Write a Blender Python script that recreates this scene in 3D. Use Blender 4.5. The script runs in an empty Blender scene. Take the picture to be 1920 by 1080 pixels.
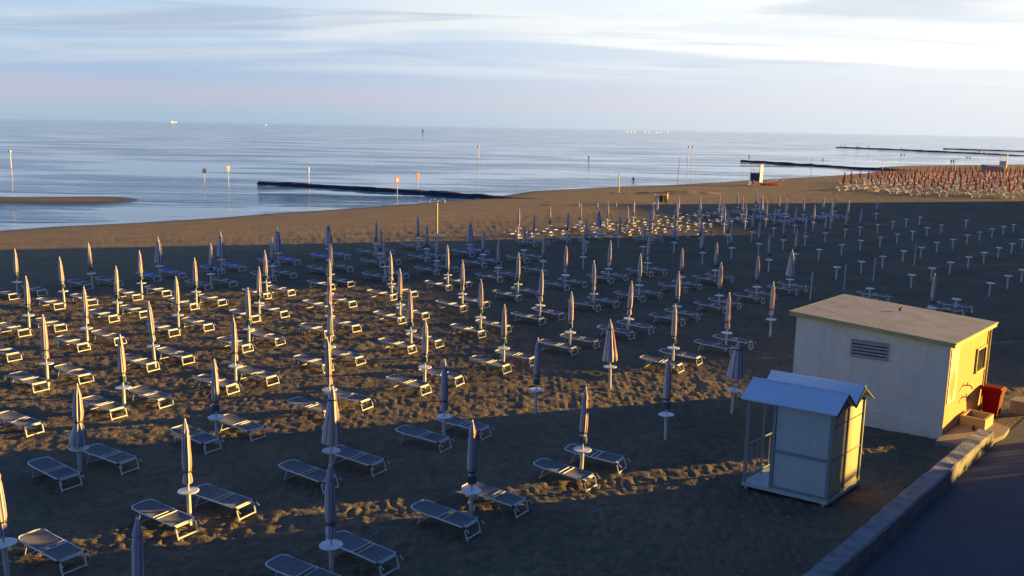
import bpy, bmesh, math, random
import numpy as np
from mathutils import Vector, Matrix
random.seed(7)
R = math.radians
SC = bpy.context.scene
COL = SC.collection
# ------------------------------------------------------------------ camera
CAM_Z = 10.0
PITCH, ROLL, FPX = 0.1755, 0.0181, 1700.0
cam = bpy.data.cameras.new('camera')
cam.sensor_width = 36.0
cam.lens = FPX / 1920 * 36.0
cam.clip_start = 0.2
cam.clip_end = 60000
camo = bpy.data.objects.new('camera', cam)
COL.objects.link(camo)
_f = Vector((0, math.cos(PITCH), -math.sin(PITCH)))
_r0 = Vector((1, 0, 0)); _u0 = Vector((0, math.sin(PITCH), math.cos(PITCH)))
_r = _r0 * math.cos(ROLL) + _u0 * math.sin(ROLL)
_u = -_r0 * math.sin(ROLL) + _u0 * math.cos(ROLL)
camo.matrix_world = Matrix(((_r.x, _u.x, -_f.x, 0), (_r.y, _u.y, -_f.y, 0), (_r.z, _u.z, -_f.z, CAM_Z), (0, 0, 0, 1)))
SC.camera = camo

def at(px, py, z=0.0):
    """ground point (world metres) seen at a photograph pixel, on the level z"""
    d = _f + _r * ((px - 960) / FPX) + _u * (-(py - 540) / FPX)
    t = (z - CAM_Z) / d.z
    return Vector((d.x * t, d.y * t, z))

def pix(v):
    d = Vector(v) - Vector((0, 0, CAM_Z))
    w = d.dot(_f)
    return 960 + FPX * d.dot(_r) / w, 540 - FPX * d.dot(_u) / w

# ------------------------------------------------------------------ world and sun
SUN_EL, SUN_AZ = R(5.4), R(17.6)          # azimuth measured from +X towards +Y
SUN_DIR = Vector((math.cos(SUN_AZ) * math.cos(SUN_EL), math.sin(SUN_AZ) * math.cos(SUN_EL), math.sin(SUN_EL)))
SKY_STRENGTH = 0.10
world = bpy.data.worlds.new('World'); SC.world = world; world.use_nodes = True
nt = world.node_tree; N = nt.nodes; L = nt.links
for n in list(N): N.remove(n)
def nd(t, **k):
    n = N.new(t)
    for a, b in k.items(): setattr(n, a, b)
    return n
def mth(op, a, b=None, c=None, clamp=False):
    n = N.new('ShaderNodeMath'); n.operation = op; n.use_clamp = clamp
    for i, v in enumerate((a, b, c)):
        if v is None: continue
        if isinstance(v, (int, float)): n.inputs[i].default_value = v
        else: L.new(v, n.inputs[i])
    return n.outputs[0]
HAZE_AWAY = [(0.0, (.33, .47, .61)), (.028, (.45, .48, .60)), (.05, (.37, .48, .66)), (.09, (.40, .53, .72)), (.155, (.54, .69, .84)), (.22, (.16, .28, .50)), (.32, (.055, .145, .40)), (1.0, (.040, .105, .28))]
HAZE_SUN = [(0.0, (.74, .79, .84)), (.03, (.78, .80, .85)), (.08, (.90, .91, .92)), (.16, (1.15, 1.12, 1.02)), (.23, (.30, .38, .52)), (.34, (.06, .15, .40)), (1.0, (.040, .105, .28))]
sky = nd('ShaderNodeTexSky', sky_type='NISHITA', sun_disc=False)
sky.sun_elevation = SUN_EL; sky.sun_rotation = math.pi / 2 - SUN_AZ
sky.altitude = 0; sky.air_density = 1.0; sky.dust_density = 0.7; sky.ozone_density = 2.0
tc = nd('ShaderNodeTexCoord')
nrm_ = nd('ShaderNodeVectorMath', operation='NORMALIZE'); L.new(tc.outputs['Generated'], nrm_.inputs[0])
sep = nd('ShaderNodeSeparateXYZ'); L.new(nrm_.outputs[0], sep.inputs[0])
dx, dy, dz = sep.outputs
zc = mth('MAXIMUM', dz, 0.0)
K = 0.34 / SKY_STRENGTH
def ramp(v, stops):
    c = nd('ShaderNodeValToRGB'); e = c.color_ramp.elements
    while len(e) < len(stops): e.new(0.5)
    for q, (p, col) in zip(e, stops): q.position = p; q.color = (*col, 1)
    L.new(v, c.inputs[0]); return c.outputs[0]
def cmix(f, A, B):
    k = nd('ShaderNodeMix', data_type='RGBA')
    for s_, v in (('Factor', f), ('A', A), ('B', B)):
        if isinstance(v, (int, float)): k.inputs[s_].default_value = v
        elif isinstance(v, tuple): k.inputs[s_].default_value = (*v, 1)
        else: L.new(v, k.inputs[s_])
    return k.outputs['Result']
# thin evening haze and stratus over the clear sky: away from the sun, and towards it
away = ramp(zc, HAZE_AWAY); toward = ramp(zc, HAZE_SUN)
vd = nd('ShaderNodeVectorMath', operation='DOT_PRODUCT'); L.new(nrm_.outputs[0], vd.inputs[0]); vd.inputs[1].default_value = SUN_DIR
sw = nd('ShaderNodeMapRange'); sw.interpolation_type = 'SMOOTHSTEP'
sw.inputs['From Min'].default_value = -0.10; sw.inputs['From Max'].default_value = 0.98; L.new(vd.outputs['Value'], sw.inputs['Value'])
haze = cmix(sw.outputs[0], away, toward)
dusk = nd('ShaderNodeMapRange'); dusk.interpolation_type = 'SMOOTHSTEP'; dusk.inputs['From Min'].default_value = 0.80; dusk.inputs['From Max'].default_value = 0.97; L.new(vd.outputs['Value'], dusk.inputs['Value'])
haze = cmix(dusk.outputs[0], haze, ramp(zc, [(0, (.9, .50, .22)), (.12, (.9, .60, .34)), (.24, (.12, .17, .26)), (1.0, (.040, .105, .28))]))
# cloud streaks: where the view ray meets a high level layer
den = mth('ADD', zc, 0.06)
def cloud(sx, sy, sc, det, lo, hi, off, dist=.5):
    cmb = nd('ShaderNodeCombineXYZ'); L.new(mth('MULTIPLY', mth('DIVIDE', dx, den), sx), cmb.inputs[0]); L.new(mth('MULTIPLY', mth('DIVIDE', dy, den), sy), cmb.inputs[1]); cmb.inputs[2].default_value = off
    n1 = nd('ShaderNodeTexNoise'); n1.inputs['Scale'].default_value = sc; n1.inputs['Detail'].default_value = det; n1.inputs['Roughness'].default_value = 0.5
    n1.inputs['Distortion'].default_value = dist; L.new(cmb.outputs[0], n1.inputs['Vector'])
    cr = nd('ShaderNodeMapRange'); cr.interpolation_type = 'SMOOTHSTEP'; cr.inputs['From Min'].default_value = lo; cr.inputs['From Max'].default_value = hi
    L.new(n1.outputs['Fac'], cr.inputs['Value']); return cr.outputs[0]
lowf = nd('ShaderNodeMapRange'); lowf.interpolation_type = 'SMOOTHSTEP'
lowf.inputs['From Min'].default_value = 0.035; lowf.inputs['From Max'].default_value = 0.085; L.new(zc, lowf.inputs['Value'])
hi_ = nd('ShaderNodeMapRange'); hi_.interpolation_type = 'SMOOTHSTEP'; hi_.inputs['From Min'].default_value = 0.17; hi_.inputs['From Max'].default_value = 0.27
hi_.inputs['To Min'].default_value = 1.0; hi_.inputs['To Max'].default_value = 0.04; L.new(zc, hi_.inputs['Value'])
hif = mth('MULTIPLY', lowf.outputs[0], hi_.outputs[0])
lit = mth('MULTIPLY', cloud(.30, .75, 1.0, 6, .43, .68, 3.1), mth('MULTIPLY', hif, .85))
c1 = cmix(lit, haze, cmix(dusk.outputs[0], cmix(sw.outputs[0], (.64, .69, .74), (1.22, 1.18, 1.08)), (1.1, .8, .45)))
grey = mth('MULTIPLY', cloud(.34, 1.2, 1.0, 6, .52, .67, 9.4), mth('MULTIPLY', hif, .7))
c2 = cmix(grey, c1, cmix(dusk.outputs[0], cmix(sw.outputs[0], (.34, .42, .58), (.62, .66, .74)), (.6, .45, .35)))
scl = nd('ShaderNodeVectorMath', operation='SCALE'); L.new(c2, scl.inputs[0]); scl.inputs['Scale'].default_value = K
mixo = cmix(0.97, sky.outputs[0], scl.outputs[0])
bg = nd('ShaderNodeBackground'); bg.inputs['Strength'].default_value = SKY_STRENGTH
L.new(mixo, bg.inputs['Color'])
wo = nd('ShaderNodeOutputWorld'); L.new(bg.outputs[0], wo.inputs['Surface'])

sun = bpy.data.lights.new('sun', 'SUN'); sun.energy = 5.0; sun.angle = R(0.5); sun.color = (1.0, 0.58, 0.12)
suno = bpy.data.objects.new('sun', sun); COL.objects.link(suno)
suno.rotation_euler = SUN_DIR.to_track_quat('Z', 'Y').to_euler()
SC.view_settings.view_transform = 'Standard'; SC.view_settings.look = 'None'
SC.view_settings.exposure = 1.75; SC.view_settings.gamma = 1.0
SC.render.engine = 'CYCLES'
SC.cycles.max_bounces = 6; SC.cycles.caustics_reflective = False; SC.cycles.caustics_refractive = False

# ------------------------------------------------------------------ materials
MATS = {}
def mat(name, col, rough=0.7, metal=0.0, noise=None, bump=None, spec=0.5, trans=0.0, nscale=4.0):
    """principled material; noise=(other colour, amount) mottles it, bump=(scale, distance)"""
    m = bpy.data.materials.new(name); m.use_nodes = True
    n = m.node_tree.nodes; l = m.node_tree.links; b = n['Principled BSDF']
    b.inputs['Base Color'].default_value = (*col, 1); b.inputs['Roughness'].default_value = rough
    b.inputs['Metallic'].default_value = metal; b.inputs['Specular IOR Level'].default_value = spec
    if trans: b.inputs['Transmission Weight'].default_value = trans
    t = n.new('ShaderNodeTexCoord')
    if noise:
        a = n.new('ShaderNodeTexNoise'); a.inputs['Scale'].default_value = nscale; a.inputs['Detail'].default_value = 6
        a.inputs['Roughness'].default_value = 0.65
        l.new(t.outputs['Object'], a.inputs['Vector'])
        r = n.new('ShaderNodeMapRange'); r.inputs['From Min'].default_value = 0.35; r.inputs['From Max'].default_value = 0.68
        r.inputs['To Max'].default_value = noise[1]
        l.new(a.outputs['Fac'], r.inputs['Value'])
        x = n.new('ShaderNodeMix'); x.data_type = 'RGBA'
        l.new(r.outputs[0], x.inputs['Factor']); x.inputs['A'].default_value = (*col, 1); x.inputs['B'].default_value = (*noise[0], 1)
        l.new(x.outputs['Result'], b.inputs['Base Color'])
    if bump:
        a = n.new('ShaderNodeTexNoise'); a.inputs['Scale'].default_value = bump[0]; a.inputs['Detail'].default_value = 5
        l.new(t.outputs['Object'], a.inputs['Vector'])
        u = n.new('ShaderNodeBump'); u.inputs['Distance'].default_value = bump[1]; u.inputs['Strength'].default_value = 0.8
        l.new(a.outputs['Fac'], u.inputs['Height']); l.new(u.outputs[0], b.inputs['Normal'])
    MATS[name] = m
    return m
M_FRAME = mat('pale_metal', (0.78, 0.79, 0.80), 0.4, 0.1)
M_POLE = mat('painted_pole', (0.66, 0.67, 0.68), 0.5, 0.0, noise=((0.45, 0.45, 0.45), 0.6), nscale=6)
M_DISK = mat('white_plastic', (0.78, 0.8, 0.82), 0.4)
M_SLING = mat('grey_mesh_fabric', (0.16, 0.17, 0.19), 0.9, noise=((0.23, 0.23, 0.235), 0.7), nscale=5, spec=0.12)
M_SLINGB = mat('blue_mesh_fabric', (0.06, 0.18, 0.70), 0.8, noise=((0.09, 0.2, 0.5), 0.6))
M_SLINGY = mat('yellow_mesh_fabric', (0.75, 0.62, 0.03), 0.7)
M_SLINGC = mat('cream_mesh_fabric', (0.34, 0.24, 0.2), 0.8)
M_DARK = mat('dark_rubber', (0.03, 0.035, 0.045), 0.6)
M_TEAL = mat('teal_valance_cloth', (0.05, 0.14, 0.17), 0.85)
M_STRAP = mat('strap_cloth', (0.07, 0.07, 0.09), 0.8)
M_STRAPO = mat('orange_strap_cloth', (0.7, 0.25, 0.03), 0.8)
M_RED = mat('red_cloth', (0.42, 0.02, 0.035), 0.85, noise=((0.5, 0.10, 0.09), 0.5))
M_ORANGE = mat('orange_cloth', (0.7, 0.22, 0.03), 0.85)

def stripe_mat(name, ca, cb, cc, nstr):
    m = bpy.data.materials.new(name); m.use_nodes = True
    n = m.node_tree.nodes; l = m.node_tree.links; b = n['Principled BSDF']
    b.inputs['Roughness'].default_value = 0.9; b.inputs['Specular IOR Level'].default_value = 0.2
    uv = n.new('ShaderNodeUVMap'); uv.uv_map = 'UVMap'
    s = n.new('ShaderNodeSeparateXYZ'); l.new(uv.outputs[0], s.inputs[0])
    def mt(op, a, v=None):
        q = n.new('ShaderNodeMath'); q.operation = op; l.new(a, q.inputs[0])
        if v is not None: q.inputs[1].default_value = v
        return q.outputs[0]
    fr = mt('FRACT', mt('MULTIPLY', s.outputs[0], nstr))
    st = mt('GREATER_THAN', fr, 0.58)
    fr2 = mt('FRACT', mt('MULTIPLY', s.outputs[0], nstr * 2.0))
    st2 = mt('GREATER_THAN', fr2, 0.80)
    x = n.new('ShaderNodeMix'); x.data_type = 'RGBA'; l.new(st, x.inputs['Factor'])
    x.inputs['A'].default_value = (*ca, 1); x.inputs['B'].default_value = (*cb, 1)
    y = n.new('ShaderNodeMix'); y.data_type = 'RGBA'; l.new(st2, y.inputs['Factor'])
    l.new(x.outputs['Result'], y.inputs['A']); y.inputs['B'].default_value = (*cc, 1)
    l.new(y.outputs['Result'], b.inputs['Base Color'])
    return m
M_CANOPY = stripe_mat('striped_canopy_cloth', (0.72, 0.71, 0.72), (0.22, 0.27, 0.42), (0.55, 0.20, 0.15), 8)
M_CANOPY2 = stripe_mat('blue_striped_canopy_cloth', (0.66, 0.64, 0.68), (0.15, 0.19, 0.38), (0.40, 0.36, 0.42), 8)

# ------------------------------------------------------------------ mesh builder
class MB:
    def __init__(s): s.v = []; s.f = []; s.mi = []; s.uv = None
    def add(s, vs, fs, mi=0):
        o = len(s.v); s.v += [tuple(v) for v in vs]; s.f += [tuple(i + o for i in f) for f in fs]; s.mi += [mi] * len(fs); return s
    def box(s, c, size, rz=0.0, mi=0, ry=0.0):
        hx, hy, hz = (q / 2 for q in size); m = Matrix.Rotation(rz, 3, 'Z') @ Matrix.Rotation(ry, 3, 'Y')
        vs = [Vector(c) + m @ Vector((a * hx, b * hy, d * hz)) for a in (-1, 1) for b in (-1, 1) for d in (-1, 1)]
        return s.add(vs, [(0, 1, 3, 2), (4, 6, 7, 5), (0, 4, 5, 1), (2, 3, 7, 6), (0, 2, 6, 4), (1, 5, 7, 3)], mi)
    def tube(s, pts, r, seg=6, mi=0, caps=True):
        pts = [Vector(p) for p in pts]; rs = r if isinstance(r, (list, tuple)) else [r] * len(pts)
        rings = []; vs = []
        for i, p in enumerate(pts):
            t = (pts[min(i + 1, len(pts) - 1)] - pts[max(i - 1, 0)]).normalized()
            a = t.cross(Vector((0, 0, 1)) if abs(t.z) < 0.9 else Vector((1, 0, 0))).normalized(); b = t.cross(a)
            for k in range(seg):
                w = 2 * math.pi * (k + .5) / seg; vs.append(p + (a * math.cos(w) + b * math.sin(w)) * rs[i])
        fs = [(i * seg + k, i * seg + (k + 1) % seg, (i + 1) * seg + (k + 1) % seg, (i + 1) * seg + k) for i in range(len(pts) - 1) for k in range(seg)]
        if caps: fs += [tuple(range(seg))[::-1], tuple(range((len(pts) - 1) * seg, len(pts) * seg))]
        return s.add(vs, fs, mi)
    def lathe(s, prof, c=(0, 0, 0), seg=16, mi=0):
        vs = []; n = len(prof)
        for r, z in prof:
            for k in range(seg):
                w = 2 * math.pi * k / seg; vs.append((c[0] + r * math.cos(w), c[1] + r * math.sin(w), c[2] + z))
        fs = [(i * seg + k, i * seg + (k + 1) % seg, (i + 1) * seg + (k + 1) % seg, (i + 1) * seg + k) for i in range(n - 1) for k in range(seg)]
        fs += [tuple(range(seg))[::-1], tuple(range((n - 1) * seg, n * seg))]
        return s.add(vs, fs, mi)
    def prism(s, poly, z0, z1, mi=0):
        n = len(poly); vs = [(x, y, z0) for x, y in poly] + [(x, y, z1) for x, y in poly]
        return s.add(vs, [tuple(range(n))[::-1], tuple(range(n, 2 * n))] + [(i, (i + 1) % n, n + (i + 1) % n, n + i) for i in range(n)], mi)
    def build(s, name, mats, parent=None, smooth=False, loc=None, uv=None):
        me = bpy.data.meshes.new(name); me.from_pydata(s.v, [], s.f)
        bm = bmesh.new(); bm.from_mesh(me); bmesh.ops.recalc_face_normals(bm, faces=bm.faces); bm.to_mesh(me); bm.free()
        for m in (mats if isinstance(mats, (list, tuple)) else [mats]): me.materials.append(m)
        me.polygons.foreach_set('material_index', s.mi)
        if smooth: me.polygons.foreach_set('use_smooth', [True] * len(s.f))
        if uv:
            lay = me.uv_layers.new(name='UVMap')
            for p in me.polygons:
                us = [uv(me.vertices[me.loops[li].vertex_index].co, p.center) for li in p.loop_indices]
                for li, q in zip(p.loop_indices, us): lay.data[li].uv = q
        me.update()
        o = bpy.data.objects.new(name, me); COL.objects.link(o)
        if parent: o.parent = parent
        if loc is not None: o.location = loc
        return o

def tag(o, label=None, cat=None, group=None, kind=None):
    if label: o['label'] = label
    if cat: o['category'] = cat
    if group: o['group'] = group
    if kind: o['kind'] = kind
    return o
def empty(name, loc, rz=0.0):
    e = bpy.data.objects.new(name, None); COL.objects.link(e); e.location = loc; e.rotation_euler = (0, 0, rz); e.empty_display_size = 0.2
    return e
def copy_tree(o, parent=None):
    c = o.copy(); COL.objects.link(c); c.parent = parent
    for ch in KIDS.get(o.name, []): copy_tree(ch, c)
    return c
KIDS = {}
def proto(root):
    """remember the children of a prototype so that it can be copied"""
    def rec(o):
        KIDS[o.name] = list(o.children)
        for ch in KIDS[o.name]: rec(ch)
    bpy.context.view_layer.update()
    rec(root); return root

# ------------------------------------------------------------------ noise for the terrain
def vnoise(x, y, sc, seed):
    x = x / sc; y = y / sc
    xi = np.floor(x).astype(np.int64); yi = np.floor(y).astype(np.int64); fx = x - xi; fy = y - yi
    fx = fx * fx * (3 - 2 * fx); fy = fy * fy * (3 - 2 * fy)
    def h(a, b):
        n = (a * 374761393 + b * 668265263 + seed * 974634777) & 0xffffffff
        n = ((n ^ (n >> 13)) * 1274126177) & 0xffffffff
        return ((n ^ (n >> 16)) & 0xffff) / 65535.0
    return (h(xi, yi) * (1 - fx) + h(xi + 1, yi) * fx) * (1 - fy) + (h(xi, yi + 1) * (1 - fx) + h(xi + 1, yi + 1) * fx) * fy

SEA_Z = -0.25
SHORE = [(-400, -150), (-130, 25), (-47.3, 83.0), (-44.4, 87.2), (-38.6, 91.6), (-32.4, 97.7), (-28.2, 103.4), (-17.7, 114.7), (-10.5, 124.7), (-4.8, 130.8),
         (3.2, 148.8), (12.7, 158.7), (34.9, 177.3), (53.9, 197.9), (76.9, 221), (91.6, 239), (108, 262), (113, 285), (131, 305), (190, 341), (420, 560), (1500, 1900)]
def shore_dist(x, y):
    """signed distance to the waterline, positive on land (land lies to the right of the line's direction)"""
    best = np.full(x.shape, 1e9); sg = np.ones(x.shape)
    for (x0, y0), (x1, y1) in zip(SHORE[:-1], SHORE[1:]):
        ex, ey = x1 - x0, y1 - y0; t = np.clip(((x - x0) * ex + (y - y0) * ey) / (ex * ex + ey * ey), 0, 1)
        ddx = x - (x0 + t * ex); ddy = y - (y0 + t * ey); d = np.hypot(ddx, ddy)
        c = ex * ddy - ey * ddx
        m = d < best - 1e-9
        best = np.where(m, d, best); sg = np.where(m, np.where(c > 0, -1, 1), sg)
    return best * sg
ROAD_D = Vector((0.6585, 0.7526)); ROAD_N = Vector((0.7526, -0.6585)); ROAD_P = Vector((7.97, 19.41))
def seg_d(x, y, a, b):
    ex, ey = b[0] - a[0], b[1] - a[1]; t = np.clip(((x - a[0]) * ex + (y - a[1]) * ey) / (ex * ex + ey * ey), 0, 1)
    return np.hypot(x - a[0] - t * ex, y - a[1] - t * ey)
def ground_z(x, y, r):
    d = shore_dist(x, y)
    z = np.where(d > 0, np.minimum(SEA_Z + d * 0.035, 0), SEA_Z + d * 0.10)
    z = np.maximum(z, -2.5)
    z = np.where(d > 0, np.where(d < 12, SEA_Z + (1 - np.exp(-d / 3.2)) * 0.25, 0), z)
    # sandbar off the beach
    sb = seg_d(x, y, (-110, 109.5), (-54, 116.5)); w = 4.2 + 0.6 * np.sin(x * .31)
    z = np.maximum(z, -0.9 + 0.775 * np.exp(-(sb / w) ** 2 * 0.09) * 1.0)
    # low ridge of heaped sand
    rd = seg_d(x, y, (22, 145.5), (31, 147.5)); z = z + 0.38 * np.exp(-(rd / 1.4) ** 2) * (0.6 + 0.8 * vnoise(x, y, 2.0, 5))
    # footprints and raked hummocks
    rough = np.clip((d - 7) / 10, 0.12, 1)
    road = (x - ROAD_P.x) * ROAD_N.x + (y - ROAD_P.y) * ROAD_N.y
    rough = rough * np.clip((-road - 0.1) / 1.2, 0, 1)
    near = np.clip(1.25 - r / 260, 0, 1)
    patch = 0.65 + 0.7 * vnoise(x, y, 7.0, 9)
    a = vnoise(x, y, 0.25, 1); b = vnoise(x + 31, y - 17, 0.75, 2); c = vnoise(x, y, 2.6, 3)
    bumps = 0.060 * (np.abs(a - .5) * 2) ** 0.8 + 0.03 * b + 0.035 * c
    inland = -.7526 * x + .6585 * y
    bumps = 0.07 + (bumps - 0.07) * np.clip((76 - inland) / 14, 0.35, 1)
    return z + rough * near * patch * (bumps - 0.07)

def build_ground():
    th = np.concatenate([np.arange(-180, -62, 3.0), np.arange(-62, -38, 0.6), np.arange(-38, 40, 0.115), np.arange(40, 62, 0.6), np.arange(62, 180, 3.0)])
    th = np.radians(th); nt_ = len(th)
    r = [0.5, 3, 6, 9, 12]
    while r[-1] < 75: r.append(r[-1] * 1.0042)
    while r[-1] < 420: r.append(r[-1] * 1.011)
    while r[-1] < 3000: r.append(r[-1] * 1.07)
    r = np.array(r); nr = len(r)
    T, RR = np.meshgrid(th, r); X = np.sin(T) * RR; Y = np.cos(T) * RR
    Z = ground_z(X, Y, RR)
    co = np.stack([X, Y, Z], -1).reshape(-1, 3)
    i = np.arange(nr - 1)[:, None] * nt_; j = np.arange(nt_)[None, :]; j2 = (j + 1) % nt_
    q = np.stack([i + j, i + j2, i + nt_ + j2, i + nt_ + j], -1)[:, :, ::-1].reshape(-1, 4)
    me = bpy.data.meshes.new('beach_sand')
    me.vertices.add(len(co)); me.vertices.foreach_set('co', co.ravel().astype(np.float32))
    me.loops.add(q.size); me.loops.foreach_set('vertex_index', q.ravel().astype(np.int32))
    me.polygons.add(len(q)); me.polygons.foreach_set('loop_start', np.arange(0, q.size, 4, dtype=np.int32))
    me.polygons.foreach_set('use_smooth', np.ones(len(q), bool))
    me.update(calc_edges=True)
    o = bpy.data.objects.new('ground', me); COL.objects.link(o); tag(o, kind='structure')
    m = bpy.data.materials.new('beach_sand'); m.use_nodes = True; n = m.node_tree.nodes; l = m.node_tree.links; b = n['Principled BSDF']
    b.inputs['Roughness'].default_value = 0.95; b.inputs['Specular IOR Level'].default_value = 0.12
    g = n.new('ShaderNodeNewGeometry')
    def noise(sc, det=5, rg=.6):
        a = n.new('ShaderNodeTexNoise'); a.inputs['Scale'].default_value = sc; a.inputs['Detail'].default_value = det; a.inputs['Roughness'].default_value = rg
        l.new(g.outputs['Position'], a.inputs['Vector']); return a.outputs['Fac']
    def mr(v, a, c, lo=0., hi=1.):
        k = n.new('ShaderNodeMapRange'); l.new(v, k.inputs['Value']); k.inputs['From Min'].default_value = a; k.inputs['From Max'].default_value = c
        k.inputs['To Min'].default_value = lo; k.inputs['To Max'].default_value = hi; return k.outputs[0]
    def mix(f, A, B):
        k = n.new('ShaderNodeMix'); k.data_type = 'RGBA'; l.new(f, k.inputs['Factor'])
        for s_, v in (('A', A), ('B', B)):
            if isinstance(v, tuple): k.inputs[s_].default_value = (*v, 1)
            else: l.new(v, k.inputs[s_])
        return k.outputs['Result']
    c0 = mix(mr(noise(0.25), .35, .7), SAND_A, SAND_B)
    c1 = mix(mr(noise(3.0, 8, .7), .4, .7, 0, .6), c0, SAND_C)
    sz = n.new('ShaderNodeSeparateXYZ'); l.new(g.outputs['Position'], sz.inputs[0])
    # the strip towards the sea is dry sand paled in colour to look sunlit, the raked field is dark damp sand
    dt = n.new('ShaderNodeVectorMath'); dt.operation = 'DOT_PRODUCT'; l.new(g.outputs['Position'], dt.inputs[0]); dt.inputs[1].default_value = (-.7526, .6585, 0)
    dry_lit = mix(mr(noise(0.35), .35, .7), DRY_LIT_A, DRY_LIT_B); dry_lit = mix(mr(noise(2.2, 8, .7), .45, .7, 0, .45), dry_lit, SAND_B)
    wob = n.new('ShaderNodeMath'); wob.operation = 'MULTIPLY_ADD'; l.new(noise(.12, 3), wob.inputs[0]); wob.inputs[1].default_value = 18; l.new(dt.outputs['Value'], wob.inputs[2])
    c1 = mix(mr(wob.outputs[0], 56, 76), c1, dry_lit)
    wet = mr(sz.outputs[2], SEA_Z + 0.03, SEA_Z + 0.14, 1.0, 0.0)
    c2 = mix(wet, c1, (0.035, 0.03, 0.026))
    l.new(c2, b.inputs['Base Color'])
    l.new(mr(wet, 0, 1, .95, .35), b.inputs['Roughness'])
    bp = n.new('ShaderNodeBump'); bp.inputs['Distance'].default_value = 0.08; bp.inputs['Strength'].default_value = 1.0; l.new(mr(wob.outputs[0], 56, 76, 1.0, 0.35), bp.inputs['Strength'])
    l.new(noise(7.0, 4, .6), bp.inputs['Height']); l.new(bp.outputs[0], b.inputs['Normal'])
    me.materials.append(m)
SAND_A = (0.155, 0.130, 0.095); SAND_B = (0.25, 0.20, 0.13); SAND_C = (0.07, 0.06, 0.05); DRY_LIT_A = (0.25, 0.19, 0.115); DRY_LIT_B = (0.34, 0.255, 0.15)
build_ground()

# ------------------------------------------------------------------ sea
def build_sea():
    # fan from near the beach to the horizon
    th = np.radians(np.arange(-180, 180.01, 2.0)); r = [40]
    while r[-1] < 30000: r.append(r[-1] * 1.25)
    vs = [(math.sin(t) * q, math.cos(t) * q, SEA_Z) for q in r for t in th[:-1]]
    n_ = len(th) - 1
    fs = [(i * n_ + k, i * n_ + (k + 1) % n_, (i + 1) * n_ + (k + 1) % n_, (i + 1) * n_ + k) for i in range(len(r) - 1) for k in range(n_)]
    me = bpy.data.meshes.new('sea'); me.from_pydata(vs, [], [f[::-1] for f in fs]); me.update()
    o = bpy.data.objects.new('sea', me); COL.objects.link(o); tag(o, kind='structure')
    m = bpy.data.materials.new('sea_water'); m.use_nodes = True; n = m.node_tree.nodes; l = m.node_tree.links; b = n['Principled BSDF']
    b.inputs['Base Color'].default_value = (0.02, 0.15, 0.34, 1); b.inputs['Roughness'].default_value = 0.06; b.inputs['IOR'].default_value = 1.33
    g = n.new('ShaderNodeNewGeometry')
    def wave(sx, sy, sc, det, rg=.6, dist=0.):
        mp = n.new('ShaderNodeMapping'); mp.inputs['Scale'].default_value = (sx, sy, 1); mp.inputs['Rotation'].default_value = (0, 0, R(-12)); l.new(g.outputs['Position'], mp.inputs['Vector'])
        a = n.new('ShaderNodeTexNoise'); a.inputs['Scale'].default_value = sc; a.inputs['Detail'].default_value = det; a.inputs['Roughness'].default_value = rg
        a.inputs['Distortion'].default_value = dist
        l.new(mp.outputs[0], a.inputs['Vector']); return a.outputs['Fac']
    def bump(h, dist, st, prev=None):
        k = n.new('ShaderNodeBump'); k.inputs['Distance'].default_value = dist; k.inputs['Strength'].default_value = st; l.new(h, k.inputs['Height'])
        if prev: l.new(prev, k.inputs['Normal'])
        return k.outputs[0]
    # long low swells plus patchy wind ripples
    patch = wave(.02, .07, 1.0, 3)
    pr = n.new('ShaderNodeMapRange'); pr.inputs['From Min'].default_value = .46; pr.inputs['From Max'].default_value = .66; l.new(patch, pr.inputs['Value'])
    rip = n.new('ShaderNodeMath'); rip.operation = 'MULTIPLY'; l.new(wave(.22, 1.2, 1.0, 3), rip.inputs[0]); l.new(pr.outputs[0], rip.inputs[1])
    n1_ = bump(wave(.06, .35, 1.0, 3), 0.10, 0.18)
    n2_ = bump(rip.outputs[0], 0.75, 0.95, n1_)
    l.new(n2_, b.inputs['Normal'])
    me.materials.append(m)
build_sea()

def foam():
    rnd = random.Random(8); pts = []
    P = [Vector(p) for p in SHORE[9:16]]
    for a, b in zip(P[:-1], P[1:]):
        n = max(2, int((b - a).length / 1.2)); d = (b - a).normalized()
        for i in range(n): pts.append((a.lerp(b, i / n), Vector((-d.y, d.x))))
    mb = MB(); m = len(pts); top = []; 
    for i, (c, n) in enumerate(pts):
        o = .35 + .5 * math.sin(i * .23) * .5 + rnd.uniform(-.1, .1); w = max(.04, .32 + .38 * math.sin(i * .37 + 1) + rnd.uniform(-.15, .15))
        p = c + n * o; q = p + n * w; top += [(p.x, p.y, SEA_Z + .012), (q.x, q.y, SEA_Z + .012)]
    mb.add(top, [(2 * i, 2 * i + 1, 2 * i + 3, 2 * i + 2) for i in range(m - 1)])
    tag(mb.build('surf_foam', mat('foam', (.75, .78, .8), .9, noise=((.35, .4, .45), .9), nscale=1.5)), kind='structure')
foam()

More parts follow.
